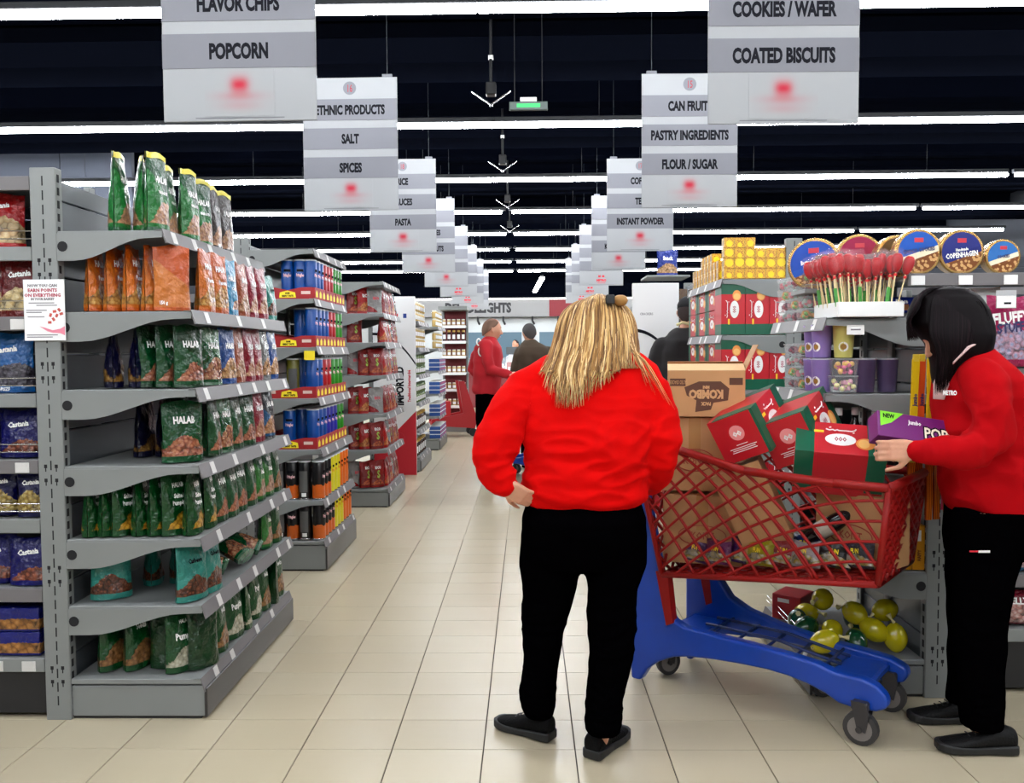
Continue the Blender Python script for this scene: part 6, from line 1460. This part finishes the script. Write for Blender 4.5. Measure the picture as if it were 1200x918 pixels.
# ---- simple builder for the people farther off
def far_person(name, label, loc, Y, tor, arms, legs, head, top, bottom, hairc, hands=(), extra=None, shoes=()):
    p = empty('person', loc, 0, label, 'person')
    mb = MB(); mb.ring(pxr(tor))
    for A in arms: P, R_ = pxt(A); capsule(mb, P, R_, 14)
    fuse(name, mb, top, p, .013, 4, folds([(W(tor[0][1], tor[0][0]-14, Y-.1), (.3, 0, 1), .09, .3, .006)], .006, int(Y)))
    mb = MB(); mb.ring(pxr([(tor[0][0]-6, tor[0][1], tor[0][2]-1, Y, .15), (tor[0][0]+16, tor[0][1], tor[0][2]-1, Y, .15)]))
    for l in legs: mb.ring(pxr(l, 18, 2.1))
    fuse('trousers', mb, bottom, p, .014, 4)
    mb = MB(); bodyparts(mb, tor, arms, legs, .025)
    hx, hy, HY, yaw, pit = head; hc = W(hx, hy, HY)
    capsule(mb, [W(tor[-1][1], tor[-1][0]+4, Y), hc+Vector((0, 0, -.07))], [.06, .058], 12)
    R_ = head_mesh(mb, hc, yaw, pit, 1.04)
    for h in hands: hand(mb, *h)
    for x, y, dv in shoes: capsule(mb, [Vector((x, y, .25)), Vector((x, y, .06))], [.045, .04])
    fuse('body', mb, skin, p, .0085, 2)
    face_bits(p, R_, 1.04, lipm, M('brow_dark'))
    hm = MB(); rs = []
    for j in range(9):
        ph = .05+j*.19; rs.append([R_ @ Vector((.078*math.sin(ph*(1-.2*math.sin(a)))*math.cos(a), -.02+.098*math.sin(ph*(1-.45*math.sin(a)))*math.sin(a), .014+.112*math.cos(ph*(1-.45*math.sin(a)))-.03*(j/8)*max(0, -math.sin(a)))) for a in [2*PI*i/20 for i in range(20)]])
    hm.ring(rs); fuse('hair', hm, hairc, p, .008, 1, folds([], .006, 3))
    for x, y, dv in shoes: shoe(p, (x-dv[0]*.05, y-dv[1]*.05), dv, .28)
    if extra: extra(p, R_)
    adopt(p); return p
Y = 9.3
def back_print(p, R_):
    k = MB(); a, b = W(561, 401, 9.13), W(564, 412, 9.13)
    for c, r in ((a, .035), (b, .05)): k.tube([c+Vector((r*.6*math.cos(q*PI/8), -.0, r*math.sin(q*PI/8))) for q in range(17)], .008, 5)
    k.build('back_print', inkw, p)
far_person('sweatshirt', 'person in red work top standing side-on in the aisle, short hair', (-.38, 9.3, 0), Y,
  [(462, 571, 15, Y, .17), (458, 571, 17, Y, .18), (440, 571, 16.5, Y, .18), (420, 572, 17.5, Y, .19), (407, 572, 16.5, Y, .18), (400, 573, 11, Y, .13), (395, 574, 7, Y, .08)],
  [[(569, 404, 9.12, .075), (571, 420, 9.08, .065), (574, 433, 9.08, .06), (588, 437, 9.05, .05), (598, 439, 9.03, .042)], [(569, 404, 9.48, .075), (558, 418, 9.52, .068), (553, 434, 9.5, .06), (562, 441, 9.42, .048)]],
  [[(462, 568, 11, 9.25, .13), (490, 567, 10, 9.25, .12), (520, 568, 7.5, 9.25, .09), (562, 569, 6.5, 9.25, .075)], [(462, 574, 10, 9.42, .13), (490, 574, 9, 9.42, .12), (520, 574, 7, 9.42, .09), (560, 574, 6, 9.42, .075)]],
  (577, 386.5, 9.3, -PI/2+.25, -.12), M('work_top_red', srgb(176, 14, 30), .85), blkf, M('hair_short_brown', srgb(110, 82, 66), .8), [(W(599, 439, 9.02), (1, 0, 0), (0, -.5, .8), 1, (.3, .4, .3), 1)], back_print, [(-.42, 9.25, (1, 0)), (-.38, 9.45, (1, 0))])
Y = 10.6
far_person('coat', 'person in dark olive coat seen from behind near the deli', (.08, 10.6, 0), Y,
  [(470, 626, 21, Y, .19), (450, 626, 22, Y, .2), (430, 627, 22, Y, .2), (415, 626, 22, Y, .19), (407, 625, 18, Y, .16), (401, 622, 9, Y, .1), (398, 621, 6, Y, .07)],
  [[(611, 412, Y, .085), (605, 430, Y-.02, .075), (604, 450, Y, .065), (608, 462, Y+.1, .05)], [(641, 412, Y, .085), (647, 430, Y-.02, .075), (649, 448, Y+.05, .065), (645, 460, Y+.15, .05)]],
  [[(465, 618, 11, Y, .13), (500, 618, 9, Y, .1), (548, 618, 7, Y, .08)], [(465, 634, 11, Y, .13), (500, 634, 9, Y, .1), (548, 634, 7, Y, .08)]],
  (620, 391, Y+.02, .25, -.1), M('coat_olive', srgb(62, 48, 32), .85), blkf, M('hair_grey_dark', srgb(58, 54, 54), .8), [(W(608, 463, Y+.12), (0, .6, -.6), (-1, 0, 0), 1), (W(645, 461, Y+.18), (0, .6, -.6), (1, 0, 0), -1)], None, [(.0, 10.62, (0, 1)), (.18, 10.62, (0, 1))])
Y = 7.15
def capx(p, R_):
    c = MB(); c.ring([[R_ @ Vector((.084*q*math.cos(a), -.012+.105*q*math.sin(a), z)) for a in [2*PI*i/20 for i in range(20)]] for z, q in ((.03, 1.0), (.06, 1), (.1, .8), (.125, .45), (.13, .1))]); c = c.build('knit_cap', M('cap_black', srgb(30, 30, 34), .9), p, smooth=True)
    k = MB(); k.tube([W(793, 381, 7.08), W(800, 378, 7.06), W(808, 380, 7.06)], .012, 8); k.build('pale_collar', M('collar_cream', srgb(214, 200, 150), .7), p)
far_person('jacket', 'person in black jacket and dark cap half hidden by red green boxes', (1.36, 7.15, 0), Y,
  [(470, 804, 32, Y, .2), (440, 804, 34, Y, .2), (415, 804, 33, Y, .2), (400, 804, 28, Y, .18), (390, 804, 20, Y, .13), (384, 804, 11, Y, .08)],
  [[(777, 405, Y, .085), (768, 430, Y, .078), (766, 455, Y+.03, .068), (772, 475, Y+.1, .05)], [(832, 405, Y, .085), (840, 430, Y, .078), (842, 455, Y+.03, .068), (838, 475, Y+.1, .05)]],
  [[(465, 792, 17, Y, .14), (520, 792, 13, Y, .1), (600, 792, 11, Y, .09)], [(465, 816, 17, Y, .14), (520, 816, 13, Y, .1), (600, 816, 11, Y, .09)]],
  (806, 367, Y+.02, -.3, -.15), M('jacket_black', srgb(26, 23, 25), .85), blkf, M('brow_dark'), [(W(772, 476, Y+.12), (.3, .5, -.6), (-1, 0, 0), 1), (W(838, 476, Y+.12), (-.3, .5, -.6), (1, 0, 0), -1)], capx, [(1.27, 7.15, (0, 1)), (1.44, 7.15, (0, 1))])
Y = 21.9
far_person('white_coat', 'deli worker in white coat, tiny behind the far counter', (-.35, 23.1, 0), 23.1,
  [(462, 602, 9, 23.1, .18), (440, 602, 10, 23.1, .19), (420, 602, 9, 23.1, .18), (414, 603, 5, 23.1, .1)],
  [[(596, 420, 23.1, .08), (595, 435, 22.95, .07), (601, 440, 22.85, .05)], [(609, 420, 23.1, .08), (610, 435, 22.95, .07), (606, 440, 22.85, .05)]],
  [[(455, 599, 5, 23.1, .13), (472, 599, 4, 23.1, .1)], [(455, 606, 5, 23.1, .13), (472, 606, 4, 23.1, .1)]],
  (604, 404, 23.1, PI-.8, -.2), M('coat_white', srgb(220, 222, 226), .8), blkf, M('brow_dark'), [], None, [(-.41, 23.1, (0, -1)), (-.25, 23.1, (0, -1))])
